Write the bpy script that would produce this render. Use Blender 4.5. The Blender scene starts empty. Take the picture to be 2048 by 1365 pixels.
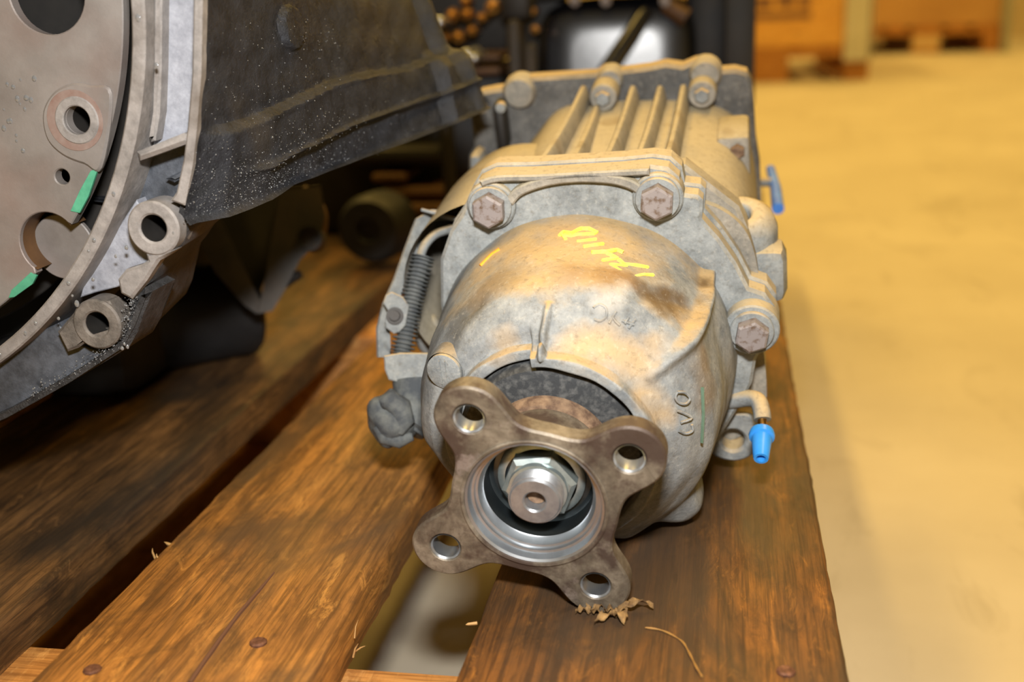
import bpy, bmesh, math, random
import numpy as np
from mathutils import Vector, Matrix
from mathutils.geometry import tessellate_polygon

random.seed(7)
rng = np.random.default_rng(7)
scene = bpy.context.scene
COL = scene.collection
PT = 0.144                                   # top of the pallet deck above the floor

# ------------------------------------------------------------------ camera
FPX, IW, IH = 2300.0, 2048.0, 1365.0
C0 = np.array([IW / 2, IH / 2])
_d = np.array([1450 - C0[0], -23 - C0[1], FPX]); _d /= np.linalg.norm(_d)
_r = math.radians(2.2)
_up = np.cross(np.array([math.cos(_r), -math.sin(_r), 0.0]), _d); _up /= np.linalg.norm(_up)
if _up[1] > 0: _up = -_up
RW = np.stack([np.cross(_d, _up), _d, _up])  # camera axes -> world axes
CP = np.array([-0.04884, 0.0, 0.24439 + PT])
cam_d = bpy.data.cameras.new('camera'); cam = bpy.data.objects.new('camera', cam_d); COL.objects.link(cam)
cam_d.sensor_width = 36; cam_d.lens = FPX / IW * 36
cam_d.clip_start = 0.02; cam_d.clip_end = 60
cam.matrix_world = Matrix(((RW[0, 0], -RW[0, 1], -RW[0, 2], CP[0]),
                           (RW[1, 0], -RW[1, 1], -RW[1, 2], CP[1]),
                           (RW[2, 0], -RW[2, 1], -RW[2, 2], CP[2]), (0, 0, 0, 1)))
cam_d.dof.use_dof = True; cam_d.dof.focus_distance = 0.50; cam_d.dof.aperture_fstop = 5.8
scene.camera = cam

# ------------------------------------------------------------------ light
vs = scene.view_settings
vs.view_transform = 'Standard'; vs.look = 'None'; vs.gamma = 1.0; vs.use_curve_mapping = False; vs.exposure = 0.0
world = bpy.data.worlds.new('warehouse air'); scene.world = world; world.use_nodes = True
bg = world.node_tree.nodes['Background']; bg.inputs[0].default_value = (1.0, 0.66, 0.20, 1); bg.inputs[1].default_value = 0.14

def area(name, loc, target, sx, sy, power, col):
    l = bpy.data.lights.new(name, 'AREA'); l.shape = 'RECTANGLE'; l.size = sx; l.size_y = sy; l.energy = power; l.color = col
    o = bpy.data.objects.new(name, l); COL.objects.link(o); o.location = loc
    o.rotation_euler = (Vector(target) - Vector(loc)).to_track_quat('-Z', 'Y').to_euler()
    return o
CUP, CFW, CRT = Vector(-RW[:, 1]), Vector(RW[:, 2]), Vector(RW[:, 0])
CL = Vector(CP)
fl = area('camera flash', CL + CUP * 0.115 + CFW * 0.0, CL + CFW * 0.75, 0.05, 0.025, 2.2, (1.0, 0.985, 0.96))
fl.data.spread = math.radians(110)
for lx in (-2.2, 1.6):
    for ly in (0.6, 3.6, 7.0):
        area('ceiling lamp', (lx, ly, 5.0), (lx, ly, 0), 0.5, 2.4, 106, (1.0, 0.64, 0.155))

# ------------------------------------------------------------------ helpers
def ray(p): return RW @ np.array([p[0] - C0[0], p[1] - C0[1], FPX])
def Ud(p, d): return Vector(CP + ray(p) / FPX * d)              # by distance along the lens axis
def Uy(p, y): v = ray(p); return Vector(CP + v * ((y - CP[1]) / v[1]))
def Uz(p, z): v = ray(p); return Vector(CP + v * ((z - CP[2]) / v[2]))

ORG = {}
def empty(name, loc, label=None, cat=None, group=None):
    o = bpy.data.objects.new(name, None); COL.objects.link(o); o.location = loc; o.empty_display_size = 0.02
    ORG[o] = Vector(loc); tag(o, label, cat, group); return o
def tag(o, label=None, cat=None, group=None, kind=None):
    if label: o['label'] = label
    if cat: o['category'] = cat
    if group: o['group'] = group
    if kind: o['kind'] = kind
    return o
def mk(name, V, F, mat, parent=None, M=None, origin=None, angle=34, label=None):
    V = np.asarray(V, float).reshape(-1, 3)
    if M is not None:
        A = np.array(M); V = V @ A[:3, :3].T + A[:3, 3]
    org = ORG[parent] if parent is not None else Vector(origin if origin is not None else (0, 0, 0))
    me = bpy.data.meshes.new(name)
    me.from_pydata([tuple(v) for v in (V - np.array(org))], [], F); me.update()
    bm = bmesh.new(); bm.from_mesh(me)
    bmesh.ops.remove_doubles(bm, verts=bm.verts, dist=1e-7)
    bmesh.ops.recalc_face_normals(bm, faces=bm.faces); bm.to_mesh(me); bm.free()
    me.shade_smooth(); me.set_sharp_from_angle(angle=math.radians(angle))
    o = bpy.data.objects.new(name, me); COL.objects.link(o); me.materials.append(mat)
    if parent is not None: o.parent = parent
    else: o.location = org
    ORG[o] = org
    if label: o['label'] = label
    return o
def join(*parts):
    V, F = [], []
    for v, f in parts:
        n = len(V); V += [tuple(p) for p in v]; F += [[i + n for i in q] for q in f]
    return V, F
def xf(vf, M):
    A = np.array(M); V = np.asarray(vf[0], float) @ A[:3, :3].T + A[:3, 3]
    return V, vf[1]
def frame(o, x, y, z):
    x, y, z = Vector(x).normalized(), Vector(y).normalized(), Vector(z).normalized()
    return Matrix(((x[0], y[0], z[0], o[0]), (x[1], y[1], z[1], o[1]), (x[2], y[2], z[2], o[2]), (0, 0, 0, 1)))
def axisframe(o, d, up=(0, 0, 1)):
    """frame whose y runs along d"""
    y = Vector(d).normalized(); x = y.cross(Vector(up))
    if x.length < 1e-4: x = y.cross(Vector((1, 0, 0)))
    x.normalize(); return frame(o, x, y, x.cross(y))
def lathe(prof, n=48, a0=0.0, a1=360.0):
    """profile of (y, r) about the y axis"""
    full = abs(a1 - a0) >= 359.9; m = n if full else n + 1
    V, F = [], []
    for (y, r) in prof:
        for k in range(m):
            t = math.radians(a0 + (a1 - a0) * k / n); V.append((r * math.cos(t), y, r * math.sin(t)))
    for i in range(len(prof) - 1):
        for k in range(n):
            k2 = (k + 1) % m
            F.append([i * m + k, i * m + k2, (i + 1) * m + k2, (i + 1) * m + k])
    return V, F
def area2(P): return 0.5 * sum(P[i][0] * P[(i + 1) % len(P)][1] - P[(i + 1) % len(P)][0] * P[i][1] for i in range(len(P)))
def inset(P, d):
    n = len(P); o = []
    for i in range(n):
        a, b, c = Vector(P[i - 1]), Vector(P[i]), Vector(P[(i + 1) % n])
        e1, e2 = (b - a), (c - b)
        if e1.length < 1e-9: e1 = e2
        if e2.length < 1e-9: e2 = e1
        n1 = Vector((-e1.y, e1.x)).normalized(); n2 = Vector((-e2.y, e2.x)).normalized()
        m = n1 + n2
        m = m / max(m.length_squared, 0.5) * 2 if m.length > 1e-6 else n1
        o.append(tuple(b + m * d))
    return o
def plate(loops, y0, y1, bev=0.0006):
    """solid with outline loops[0] and holes loops[1:] in the xz plane, from y0 to y1"""
    L = []
    for i, P in enumerate(loops):
        P = [tuple(q) for q in P]
        if (area2(P) > 0) != (i == 0): P = P[::-1]
        L.append(P)
    I = [inset(P, bev) for P in L]
    V, F = [], []
    base = []
    for P, Q in zip(L, I):
        n = len(P); b = len(V); base.append(b)
        for R_, y in ((Q, y0), (P, y0 + bev), (P, y1 - bev), (Q, y1)):
            V += [(p[0], y, p[1]) for p in R_]
        for k in range(3):
            for i in range(n):
                j = (i + 1) % n
                F.append([b + k * n + i, b + k * n + j, b + (k + 1) * n + j, b + (k + 1) * n + i])
    idx0, idx1 = [], []
    for P, b in zip(L, base):
        idx0 += [b + i for i in range(len(P))]; idx1 += [b + 3 * len(P) + i for i in range(len(P))]
    for t in tessellate_polygon([[Vector((p[0], p[1], 0)) for p in Q] for Q in I]):
        F.append([idx0[i] for i in t]); F.append([idx1[i] for i in t][::-1])
    return V, F
def circ(cx, cz, r, n=40): return [(cx + r * math.cos(2 * math.pi * k / n), cz + r * math.sin(2 * math.pi * k / n)) for k in range(n)]
def cat(P, n=6, closed=True):
    """Catmull-Rom through the points"""
    P = [Vector(p) for p in P]; m = len(P); o = []
    R_ = range(m if closed else m - 1)
    for i in R_:
        if closed: a, b, c, d = P[i - 1], P[i], P[(i + 1) % m], P[(i + 2) % m]
        else: a, b, c, d = P[max(i - 1, 0)], P[i], P[i + 1], P[min(i + 2, m - 1)]
        for k in range(n):
            t = k / n
            o.append(0.5 * ((2 * b) + (c - a) * t + (2 * a - 5 * b + 4 * c - d) * t * t + (3 * b - a - 3 * c + d) * t ** 3))
    if not closed: o.append(P[-1])
    return [tuple(q) for q in o]
def tube(path, rad, n=14, caps=True):
    P = [Vector(p) for p in path]; m = len(P)
    rr = rad if isinstance(rad, (list, tuple)) else [rad] * m
    V, F = [], []; prev = None
    for i in range(m):
        t = (P[min(i + 1, m - 1)] - P[max(i - 1, 0)]).normalized()
        if prev is None:
            u = t.cross(Vector((0.3, 0.2, 1))).normalized()
        else:
            u = (prev - t * prev.dot(t)).normalized()
        prev = u; w = t.cross(u)
        for k in range(n):
            a = 2 * math.pi * k / n; V.append(tuple(P[i] + (u * math.cos(a) + w * math.sin(a)) * rr[i]))
    for i in range(m - 1):
        for k in range(n):
            F.append([i * n + k, i * n + (k + 1) % n, (i + 1) * n + (k + 1) % n, (i + 1) * n + k])
    if caps: F.append(list(range(n))[::-1]); F.append([(m - 1) * n + k for k in range(n)])
    return V, F
def box(c, s, bev=0.0, seg=2):
    bm = bmesh.new(); bmesh.ops.create_cube(bm, size=1)
    for v in bm.verts: v.co = Vector((v.co.x * s[0], v.co.y * s[1], v.co.z * s[2])) + Vector(c)
    if bev: bmesh.ops.bevel(bm, geom=bm.edges, offset=bev, segments=seg, affect='EDGES', profile=0.5)
    bm.verts.index_update()
    r = ([tuple(v.co) for v in bm.verts], [[v.index for v in f.verts] for f in bm.faces]); bm.free(); return r
def loft(secs, caps=True):
    n = len(secs[0]); V = [p for s in secs for p in s]; F = []
    for i in range(len(secs) - 1):
        for k in range(n): F.append([i * n + k, i * n + (k + 1) % n, (i + 1) * n + (k + 1) % n, (i + 1) * n + k])
    if caps: F.append(list(range(n))[::-1]); F.append([(len(secs) - 1) * n + k for k in range(n)])
    return V, F
def ell(c, r, nu=24, nv=16, jit=0.0, seed=0):
    rg = np.random.default_rng(seed); V, F = [], []
    for i in range(nv + 1):
        th = math.pi * i / nv
        for k in range(nu):
            a = 2 * math.pi * k / nu; s = 1 + jit * (math.sin(3 * a + 2 * th + seed) * 0.5 + math.sin(5 * th - 2 * a + seed * 2) * 0.4)
            V.append((c[0] + r[0] * s * math.sin(th) * math.cos(a), c[1] + r[1] * s * math.sin(th) * math.sin(a), c[2] + r[2] * s * math.cos(th)))
    for i in range(nv):
        for k in range(nu): F.append([i * nu + k, i * nu + (k + 1) % nu, (i + 1) * nu + (k + 1) % nu, (i + 1) * nu + k])
    return V, F
def hexhead(r, h, dome=0.0012):
    """hex bolt head, top at y=-h, base at y=0, chamfered"""
    V, F = [], []
    hx = lambda rr, y: [(rr * math.cos(math.radians(60 * k + 30)), y, rr * math.sin(math.radians(60 * k + 30))) for k in range(6)]
    V += hx(r, 0) + hx(r, -h + dome) + hx(r * 0.86, -h)
    for i in range(2):
        for k in range(6): F.append([i * 6 + k, i * 6 + (k + 1) % 6, (i + 1) * 6 + (k + 1) % 6, (i + 1) * 6 + k])
    F.append([12 + k for k in range(6)]); F.append([k for k in range(6)][::-1])
    return V, F

# ------------------------------------------------------------------ materials
def srgb(r, g, b):
    f = lambda c: (c / 255 / 12.92) if c / 255 <= 0.04045 else ((c / 255 + 0.055) / 1.055) ** 2.4
    return (f(r), f(g), f(b), 1)
class N:
    def __init__(s, name):
        s.m = bpy.data.materials.new(name); s.m.use_nodes = True; s.t = s.m.node_tree
        s.p = s.t.nodes['Principled BSDF']; s.c = s.t.nodes.new('ShaderNodeTexCoord'); s.g = s.t.nodes.new('ShaderNodeNewGeometry')
    def n(s, typ, **kw):
        x = s.t.nodes.new(typ)
        for k, v in kw.items():
            if k.startswith('i_'): x.inputs[int(k[2:]) if k[2:].isdigit() else k[2:]].default_value = v
            else: setattr(x, k, v)
        return x
    def l(s, a, b): s.t.links.new(a, b)
    def coord(s, scale=(1, 1, 1), loc=(0, 0, 0), rot=(0, 0, 0)):
        mp = s.n('ShaderNodeMapping'); mp.inputs['Scale'].default_value = scale; mp.inputs['Location'].default_value = loc; mp.inputs['Rotation'].default_value = rot
        s.l(s.c.outputs['Object'], mp.inputs[0]); return mp.outputs[0]
    def noise(s, scale, detail=4, rough=0.55, stretch=(1, 1, 1), dist=0.0, loc=(0, 0, 0), rot=(0, 0, 0)):
        x = s.n('ShaderNodeTexNoise'); x.inputs['Scale'].default_value = scale; x.inputs['Detail'].default_value = detail
        x.inputs['Roughness'].default_value = rough; x.inputs['Distortion'].default_value = dist
        s.l(s.coord(stretch, loc, rot), x.inputs['Vector']); return x.outputs[0]
    def ramp(s, fac, stops, interp='LINEAR'):
        x = s.n('ShaderNodeValToRGB'); x.color_ramp.interpolation = interp
        e = x.color_ramp.elements
        while len(e) < len(stops): e.new(0.5)
        for q, (pos, colr) in zip(e, stops):
            q.position = pos; q.color = colr if len(colr) == 4 else (*colr, 1)
        s.l(fac, x.inputs[0]); return x.outputs[0]
    def rng(s, v, a, b, c=0.0, d=1.0):
        x = s.n('ShaderNodeMapRange'); x.clamp = True
        for k, q in zip((1, 2, 3, 4), (a, b, c, d)): x.inputs[k].default_value = q
        s.l(v, x.inputs[0]); return x.outputs[0]
    def mix(s, fac, a, b, mode='MIX'):
        x = s.n('ShaderNodeMix', data_type='RGBA', blend_type=mode)
        for sock, v in ((x.inputs[0], fac), (x.inputs[6], a), (x.inputs[7], b)):
            if isinstance(v, (tuple, list)): sock.default_value = v
            elif isinstance(v, (int, float)): sock.default_value = v
            else: s.l(v, sock)
        return x.outputs[2]
    def math(s, op, a, b=0.5):
        x = s.n('ShaderNodeMath', operation=op)
        for sock, v in ((x.inputs[0], a), (x.inputs[1], b)):
            if isinstance(v, (int, float)): sock.default_value = v
            else: s.l(v, sock)
        return x.outputs[0]
    def nz(s):
        x = s.n('ShaderNodeSeparateXYZ'); s.l(s.g.outputs['Normal'], x.inputs[0]); return x.outputs[2]
    def bump(s, h, strength=0.3, dist=0.001):
        x = s.n('ShaderNodeBump'); x.inputs['Strength'].default_value = strength; x.inputs['Distance'].default_value = dist
        s.l(h, x.inputs['Height']); s.l(x.outputs[0], s.p.inputs['Normal'])
    def col(s, v):
        if isinstance(v, (tuple, list)): s.p.inputs['Base Color'].default_value = v
        else: s.l(v, s.p.inputs['Base Color'])
    def set(s, rough=None, metal=None, spec=None, coat=None):
        for k, v in (('Roughness', rough), ('Metallic', metal), ('Specular IOR Level', spec), ('Coat Weight', coat)):
            if v is None: continue
            if isinstance(v, (int, float)): s.p.inputs[k].default_value = v
            else: s.l(v, s.p.inputs[k])
        return s.m

def alu_dust(name, lo, hi, dust, start=0.25, full=0.9, stain=None, stain_at=(0.56, 0.68), rough=0.7, nsc=60, spots=None):
    m = N(name)
    base = m.ramp(m.noise(nsc, 10, 0.78), [(0.32, lo), (0.68, hi)])
    fac = m.math('ADD', m.nz(), m.math('MULTIPLY', m.math('SUBTRACT', m.noise(38, 5, 0.6), 0.5), 1.1))
    c = m.mix(m.rng(fac, start, full), base, m.mix(m.noise(25, 4), dust, tuple(x * 0.82 for x in dust[:3]) + (1,)))
    if stain: c = m.mix(m.rng(m.noise(22, 3, 0.5, dist=0.6, loc=(0.3, 0.1, 0.2)), stain_at[0], stain_at[1], 0, 0.8), c, stain)
    if spots:
        wv = m.n('ShaderNodeTexNoise'); wv.inputs['Scale'].default_value = 70; wv.inputs['Detail'].default_value = 4; m.l(m.coord(), wv.inputs['Vector'])
        sub = m.n('ShaderNodeVectorMath', operation='SUBTRACT'); m.l(wv.outputs[1], sub.inputs[0]); sub.inputs[1].default_value = (0.5, 0.5, 0.5)
        scl = m.n('ShaderNodeVectorMath', operation='SCALE'); m.l(sub.outputs[0], scl.inputs[0]); scl.inputs[3].default_value = 0.016
        add = m.n('ShaderNodeVectorMath', operation='ADD'); m.l(m.c.outputs['Object'], add.inputs[0]); m.l(scl.outputs[0], add.inputs[1])
        for pos, rad, colr, amt in spots:
            dn = m.n('ShaderNodeVectorMath', operation='DISTANCE'); m.l(add.outputs[0], dn.inputs[0]); dn.inputs[1].default_value = pos
            c = m.mix(m.rng(dn.outputs['Value'], rad, rad * 0.25, 0, amt), c, colr)
    c = m.mix(m.rng(m.noise(300, 6, 0.75), 0.53, 0.7, 0, 0.5), c, srgb(88, 80, 66))
    c = m.mix(m.rng(m.noise(360, 5, 0.75, loc=(3, 1, 2)), 0.55, 0.75, 0, 0.3), c, srgb(204, 196, 178))
    m.col(c); m.bump(m.noise(650, 4, 0.7), 0.35, 0.0008); return m.set(rough, 0.0, 0.25)
M_alu = alu_dust('dusty cast aluminium', srgb(92, 97, 99), srgb(156, 159, 157), srgb(186, 168, 134), 0.10, 0.85)
M_alud = alu_dust('dark dusty cast aluminium', srgb(58, 58, 58), srgb(108, 106, 102), srgb(182, 160, 122), 0.15, 0.8)
M_alu2 = alu_dust('very dusty cast aluminium', srgb(100, 100, 96), srgb(158, 150, 136), srgb(182, 168, 138), 0.1, 1.0, srgb(126, 106, 74), (0.56, 0.74))
M_galv = alu_dust('grey zinc plated steel', srgb(104, 108, 110), srgb(148, 150, 147), srgb(196, 170, 126), 0.35, 0.9, nsc=120)

def simple(name, c, rough=0.5, metal=0.0, c2=None, nsc=60, bump=0, bsc=500, spec=0.5, stretch=(1, 1, 1), a=0.35, b=0.7):
    m = N(name)
    m.col(c if c2 is None else m.ramp(m.noise(nsc, 5, 0.6, stretch), [(a, c), (b, c2)]))
    if bump: m.bump(m.noise(bsc, 4, 0.7), bump, 0.0006)
    return m.set(rough, metal, spec)
M_bolt = simple('bolt steel', srgb(92, 72, 56), 0.55, 0.1, srgb(132, 124, 122), 260, 0.2, a=0.34, b=0.5)
M_bore = simple('turned bright steel', srgb(176, 180, 184), 0.34, 0.92, srgb(206, 210, 214), 60)
M_well = simple('dark turned steel', srgb(78, 86, 90), 0.28, 0.9, srgb(98, 106, 110), 60)
M_nut = simple('bright zinc nut', srgb(170, 182, 182), 0.36, 0.85, srgb(200, 210, 208), 200)
M_drop = simple('water', srgb(150, 152, 155), 0.06, 0.5)
M_stud = simple('machined stud steel', srgb(146, 148, 152), 0.36, 0.75, srgb(172, 174, 176), 200)
M_rust = simple('rust', srgb(84, 62, 46), 0.8, 0.0, srgb(136, 110, 84), 260, 0.6)
M_black = simple('grey black seal rubber', srgb(44, 46, 48), 0.6, 0.0, srgb(92, 92, 90), 300, 0.3, a=0.45, b=0.75)
M_conduit = simple('grey dusty conduit', srgb(72, 76, 78), 0.7, 0.0, srgb(110, 112, 108), 120, 0.3)
M_connector = simple('grey dusty connector plastic', srgb(62, 66, 70), 0.85, 0.0, srgb(108, 110, 106), 130, 0.9, 160)
M_blue = simple('bright blue plastic', srgb(48, 140, 222), 0.35, 0.0, srgb(70, 155, 232), 80)
M_blued = simple('blue plastic strap', srgb(40, 100, 200), 0.4, 0.0, srgb(80, 140, 220), 60)
M_brass = simple('brass', srgb(190, 140, 72), 0.3, 1.0)
M_oldbrass = simple('tarnished brass', srgb(150, 104, 48), 0.32, 0.9, srgb(206, 154, 78), 90)
M_yellow = simple('yellow paint', srgb(250, 226, 84), 0.6, 0, srgb(255, 238, 120), 200)
M_orange = simple('orange paint', srgb(232, 158, 44), 0.6)
M_green = simple('green paint', srgb(88, 168, 134), 0.5, 0, srgb(70, 145, 115), 200)
M_rustp = simple('faint rust tint', srgb(124, 98, 88), 0.7, 0, srgb(140, 124, 116), 120)
M_dgreen = simple('faded green crayon', srgb(92, 116, 96), 0.8)
M_dark = simple('iron with cavity shade painted in', srgb(22, 20, 18), 0.7, 0, srgb(40, 36, 32), 40)  # near-black colour stands in for the shade inside holes and cavities
M_leaf = simple('dry leaf', srgb(86, 62, 34), 0.8, 0, srgb(156, 122, 74), 260, 0.6, 500)
M_splinter = simple('torn wood fibre', srgb(186, 146, 92), 0.7)
M_straw = simple('dry straw', srgb(150, 110, 54), 0.7)
M_crack = simple('dark crack in the wood', srgb(92, 60, 42), 0.8)
M_nail = simple('rusted nail', srgb(80, 50, 40), 0.6, 0.4, srgb(130, 90, 70), 400, 0.4)

def flange_steel():
    m = N('brown tinted flange steel')
    a = m.ramp(m.noise(60, 6, 0.65, dist=0.5), [(0.3, srgb(62, 55, 47)), (0.5, srgb(104, 94, 80)), (0.72, srgb(142, 131, 114))])
    c = m.mix(m.rng(m.noise(34, 5, 0.65, loc=(1, 2, 3)), 0.5, 0.6, 0, 0.9), a, srgb(66, 52, 45))
    c = m.mix(m.rng(m.noise(45, 5, 0.65, loc=(4, 2, 7)), 0.6, 0.68, 0, 0.6), c, srgb(140, 126, 118))
    c = m.mix(m.rng(m.noise(300, 3, 0.7), 0.56, 0.72, 0, 0.5), c, srgb(66, 52, 42))
    m.col(c); m.bump(m.noise(420, 4, 0.7), 0.35, 0.0006); return m.set(0.5, 0.25, 0.4)
M_flange = flange_steel()

def wood(name, stops, seed, stain=srgb(58, 44, 34), stain_amt=0.75, sa=0.5, sb=0.66, rough=0.45, along='y', grain=1.0):
    m = N(name)
    st = (1, 0.16, 1) if along == 'y' else (0.16, 1, 1)
    lo = (seed * 1.7, seed * 0.9, seed * 0.3)
    g = m.noise(48, 8, 0.66, st, 1.2, lo)
    fine = m.noise(420, 3, 0.7, (1, 0.03, 1) if along == 'y' else (0.03, 1, 1), 0.2, lo)
    c = m.ramp(g, stops)
    c = m.mix(m.rng(fine, 0.44, 0.6, 0, 0.6 * grain), c, tuple(x * 0.6 for x in stops[0][1][:3]) + (1,))
    c = m.mix(m.rng(m.noise(160, 6, 0.75, (1, 0.3, 1), 0.6, lo), 0.5, 0.66, 0, 0.5), c, tuple(x * 0.75 for x in stops[0][1][:3]) + (1,))
    c = m.mix(m.rng(m.noise(90, 6, 0.75, (1, 0.22, 1), 0.8, (seed, 7, 2)), 0.56, 0.68, 0, 0.6), c, stops[-1][1])
    st2 = (1, 0.45, 1) if along == 'y' else (0.45, 1, 1)
    c = m.mix(m.rng(m.noise(13, 5, 0.6, st2, 0.8, (seed, 3, 1)), sa, sb, 0, stain_amt), c, stain)
    c = m.mix(m.rng(m.noise(46, 5, 0.7, st2, 1.0, (2, seed, 5)), 0.54, 0.7, 0, 0.55), c, tuple(x * 0.55 for x in stain[:3]) + (1,))
    m.col(c); m.bump(m.math('ADD', g, fine), 0.35, 0.0008)
    return m.set(m.rng(m.noise(16, 4, 0.6, st2, loc=(seed, 0, 4)), 0.4, 0.65, rough, rough + 0.25), 0, 0.35)
M_plankA = wood('wet brown deck wood', [(0.25, srgb(52, 35, 22)), (0.42, srgb(100, 65, 32)), (0.6, srgb(134, 86, 38)), (0.78, srgb(184, 122, 52))], 1, srgb(66, 52, 38), 0.85, 0.40, 0.58)
M_plankB = wood('orange deck wood', [(0.22, srgb(86, 58, 30)), (0.42, srgb(140, 94, 46)), (0.6, srgb(178, 122, 58)), (0.8, srgb(212, 152, 76))], 2, srgb(88, 66, 44), 0.85, 0.46, 0.62)
M_plankC = wood('dark oily deck wood', [(0.25, srgb(50, 36, 24)), (0.45, srgb(90, 64, 38)), (0.62, srgb(120, 86, 50)), (0.82, srgb(150, 108, 64))], 3, srgb(46, 38, 30), 0.8, 0.44, 0.62)
M_cross = wood('pale cross board wood', [(0.25, srgb(150, 96, 44)), (0.5, srgb(196, 138, 74)), (0.8, srgb(222, 172, 106))], 4, srgb(120, 80, 44), 0.4, 0.55, 0.75, 0.6, 'x')
M_block = wood('pallet block wood', [(0.25, srgb(150, 98, 50)), (0.5, srgb(200, 138, 70)), (0.8, srgb(226, 168, 96))], 5, srgb(110, 70, 40), 0.4, 0.55, 0.75, 0.7)
M_pale = simple('pale wood block', srgb(196, 160, 110), 0.7, 0, srgb(220, 190, 140), 20)
M_crate = wood('orange crate wood', [(0.25, srgb(206, 150, 76)), (0.5, srgb(232, 176, 94)), (0.8, srgb(244, 196, 116))], 6, srgb(190, 140, 84), 0.5, 0.5, 0.7, 0.7, 'x', 0.3)
M_carton = simple('brown carton board', srgb(196, 152, 96), 0.85, 0, srgb(180, 136, 84), 3)
M_print = simple('faded brown print', srgb(128, 92, 70), 0.8)
M_white = simple('greyish white plastic', srgb(206, 200, 180), 0.5, 0, srgb(186, 180, 160), 8)
M_post = simple('grey steel post', srgb(150, 148, 130), 0.5)

def wet_iron(name, lo, hi, mud, sa=0.52, sb=0.7, rough=0.34, bs=0.8, bsc=420, dist=0.0012):
    m = N(name)
    c = m.ramp(m.noise(120, 6, 0.7), [(0.3, lo), (0.75, hi)])
    c = m.mix(m.rng(m.noise(11, 4, 0.6, dist=0.5), sa, sb, 0, 0.8), c, mud)
    m.col(c); m.bump(m.noise(bsc, 5, 0.75), bs, dist)
    return m.set(m.rng(m.noise(30, 4), 0.35, 0.65, rough, rough + 0.25), 0.0, 0.35)
M_iron = wet_iron('wet black cast housing', srgb(19, 21, 25), srgb(46, 48, 54), srgb(62, 57, 52), 0.6, 0.78)
M_grime = wet_iron('wet gritty housing', srgb(30, 30, 30), srgb(84, 83, 84), srgb(78, 70, 62), 0.54, 0.72, 0.22, 1.0, 520, 0.002)
M_rim = wet_iron('machined housing rim', srgb(112, 108, 105), srgb(162, 156, 152), srgb(84, 74, 64), 0.54, 0.66, 0.42, 0.4, 420, 0.0008)
M_rimd = wet_iron('muddy housing face', srgb(70, 66, 62), srgb(128, 120, 112), srgb(56, 50, 44), 0.5, 0.66, 0.36, 0.5, 420, 0.001)
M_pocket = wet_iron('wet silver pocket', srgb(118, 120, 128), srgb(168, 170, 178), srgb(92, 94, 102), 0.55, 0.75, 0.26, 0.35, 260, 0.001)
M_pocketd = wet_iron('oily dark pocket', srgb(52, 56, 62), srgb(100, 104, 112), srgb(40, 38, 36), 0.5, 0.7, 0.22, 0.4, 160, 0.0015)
M_skirt = wet_iron('oily housing skirt', srgb(44, 44, 46), srgb(92, 92, 94), srgb(70, 60, 50), 0.5, 0.7, 0.3, 0.5, 300, 0.001)
def plate_steel():
    m = N('pink grey drive plate steel')
    c = m.ramp(m.noise(26, 5, 0.6), [(0.3, srgb(118, 112, 108)), (0.7, srgb(152, 146, 142))])
    c = m.mix(m.rng(m.noise(9, 4, 0.6, loc=(2, 1, 5)), 0.56, 0.74, 0, 0.5), c, srgb(134, 98, 84))
    m.col(c); m.bump(m.noise(600, 4, 0.7), 0.2, 0.0005); return m.set(0.5, 0.2, 0.5)
M_plate = plate_steel()
M_gloss = simple('glossy black enamel', srgb(14, 15, 18), 0.27, 0.0, srgb(22, 23, 28), 30, 0.12, 120, 1.0)
M_dull = simple('dull black iron', srgb(20, 19, 19), 0.6, 0.0, srgb(38, 34, 30), 30, 0.3, 200)
M_greyir = simple('grey brown iron', srgb(44, 41, 38), 0.6, 0.0, srgb(68, 58, 48), 30, 0.3, 200)
M_brown = simple('brown grimy iron', srgb(70, 48, 28), 0.6, 0.0, srgb(104, 72, 40), 30, 0.3, 200)
M_rubber = simple('black rubber', srgb(20, 20, 21), 0.6, 0.0, srgb(30, 30, 31), 40)

def floor_mat():
    m = N('worn concrete floor')
    c = m.ramp(m.noise(3.0, 6, 0.6), [(0.3, srgb(186, 175, 154)), (0.7, srgb(204, 194, 174))])
    c = m.mix(m.rng(m.noise(14, 5, 0.65, (1, 0.5, 1), 1.2), 0.55, 0.72, 0, 0.35), c, srgb(140, 128, 108))
    c = m.mix(m.rng(m.noise(5, 5, 0.7, (1, 0.25, 1), 1.5, rot=(0, 0, 0.8)), 0.60, 0.66, 0, 0.3), c, srgb(150, 138, 118))
    m.col(c); m.bump(m.noise(80, 4), 0.1, 0.001); return m.set(0.55, 0, 0.35)
M_floor = floor_mat()
M_wall = simple('cream painted wall', srgb(214, 196, 160), 0.7, 0, srgb(200, 180, 144), 2)

# ------------------------------------------------------------------ the setting
fo = mk('floor', [(-8, -4, 0), (10, -4, 0), (10, 12, 0), (-8, 12, 0)], [[0, 1, 2, 3]], M_floor); tag(fo, 'worn grey concrete warehouse floor', 'floor', kind='structure')
wo = mk('wall_back', *box((1.0, 8.45, 2.6), (18, 0.1, 5.2)), M_wall, origin=(1, 8.4, 0)); tag(wo, 'cream painted wall at the back of the hall', 'wall', kind='structure')

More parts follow.
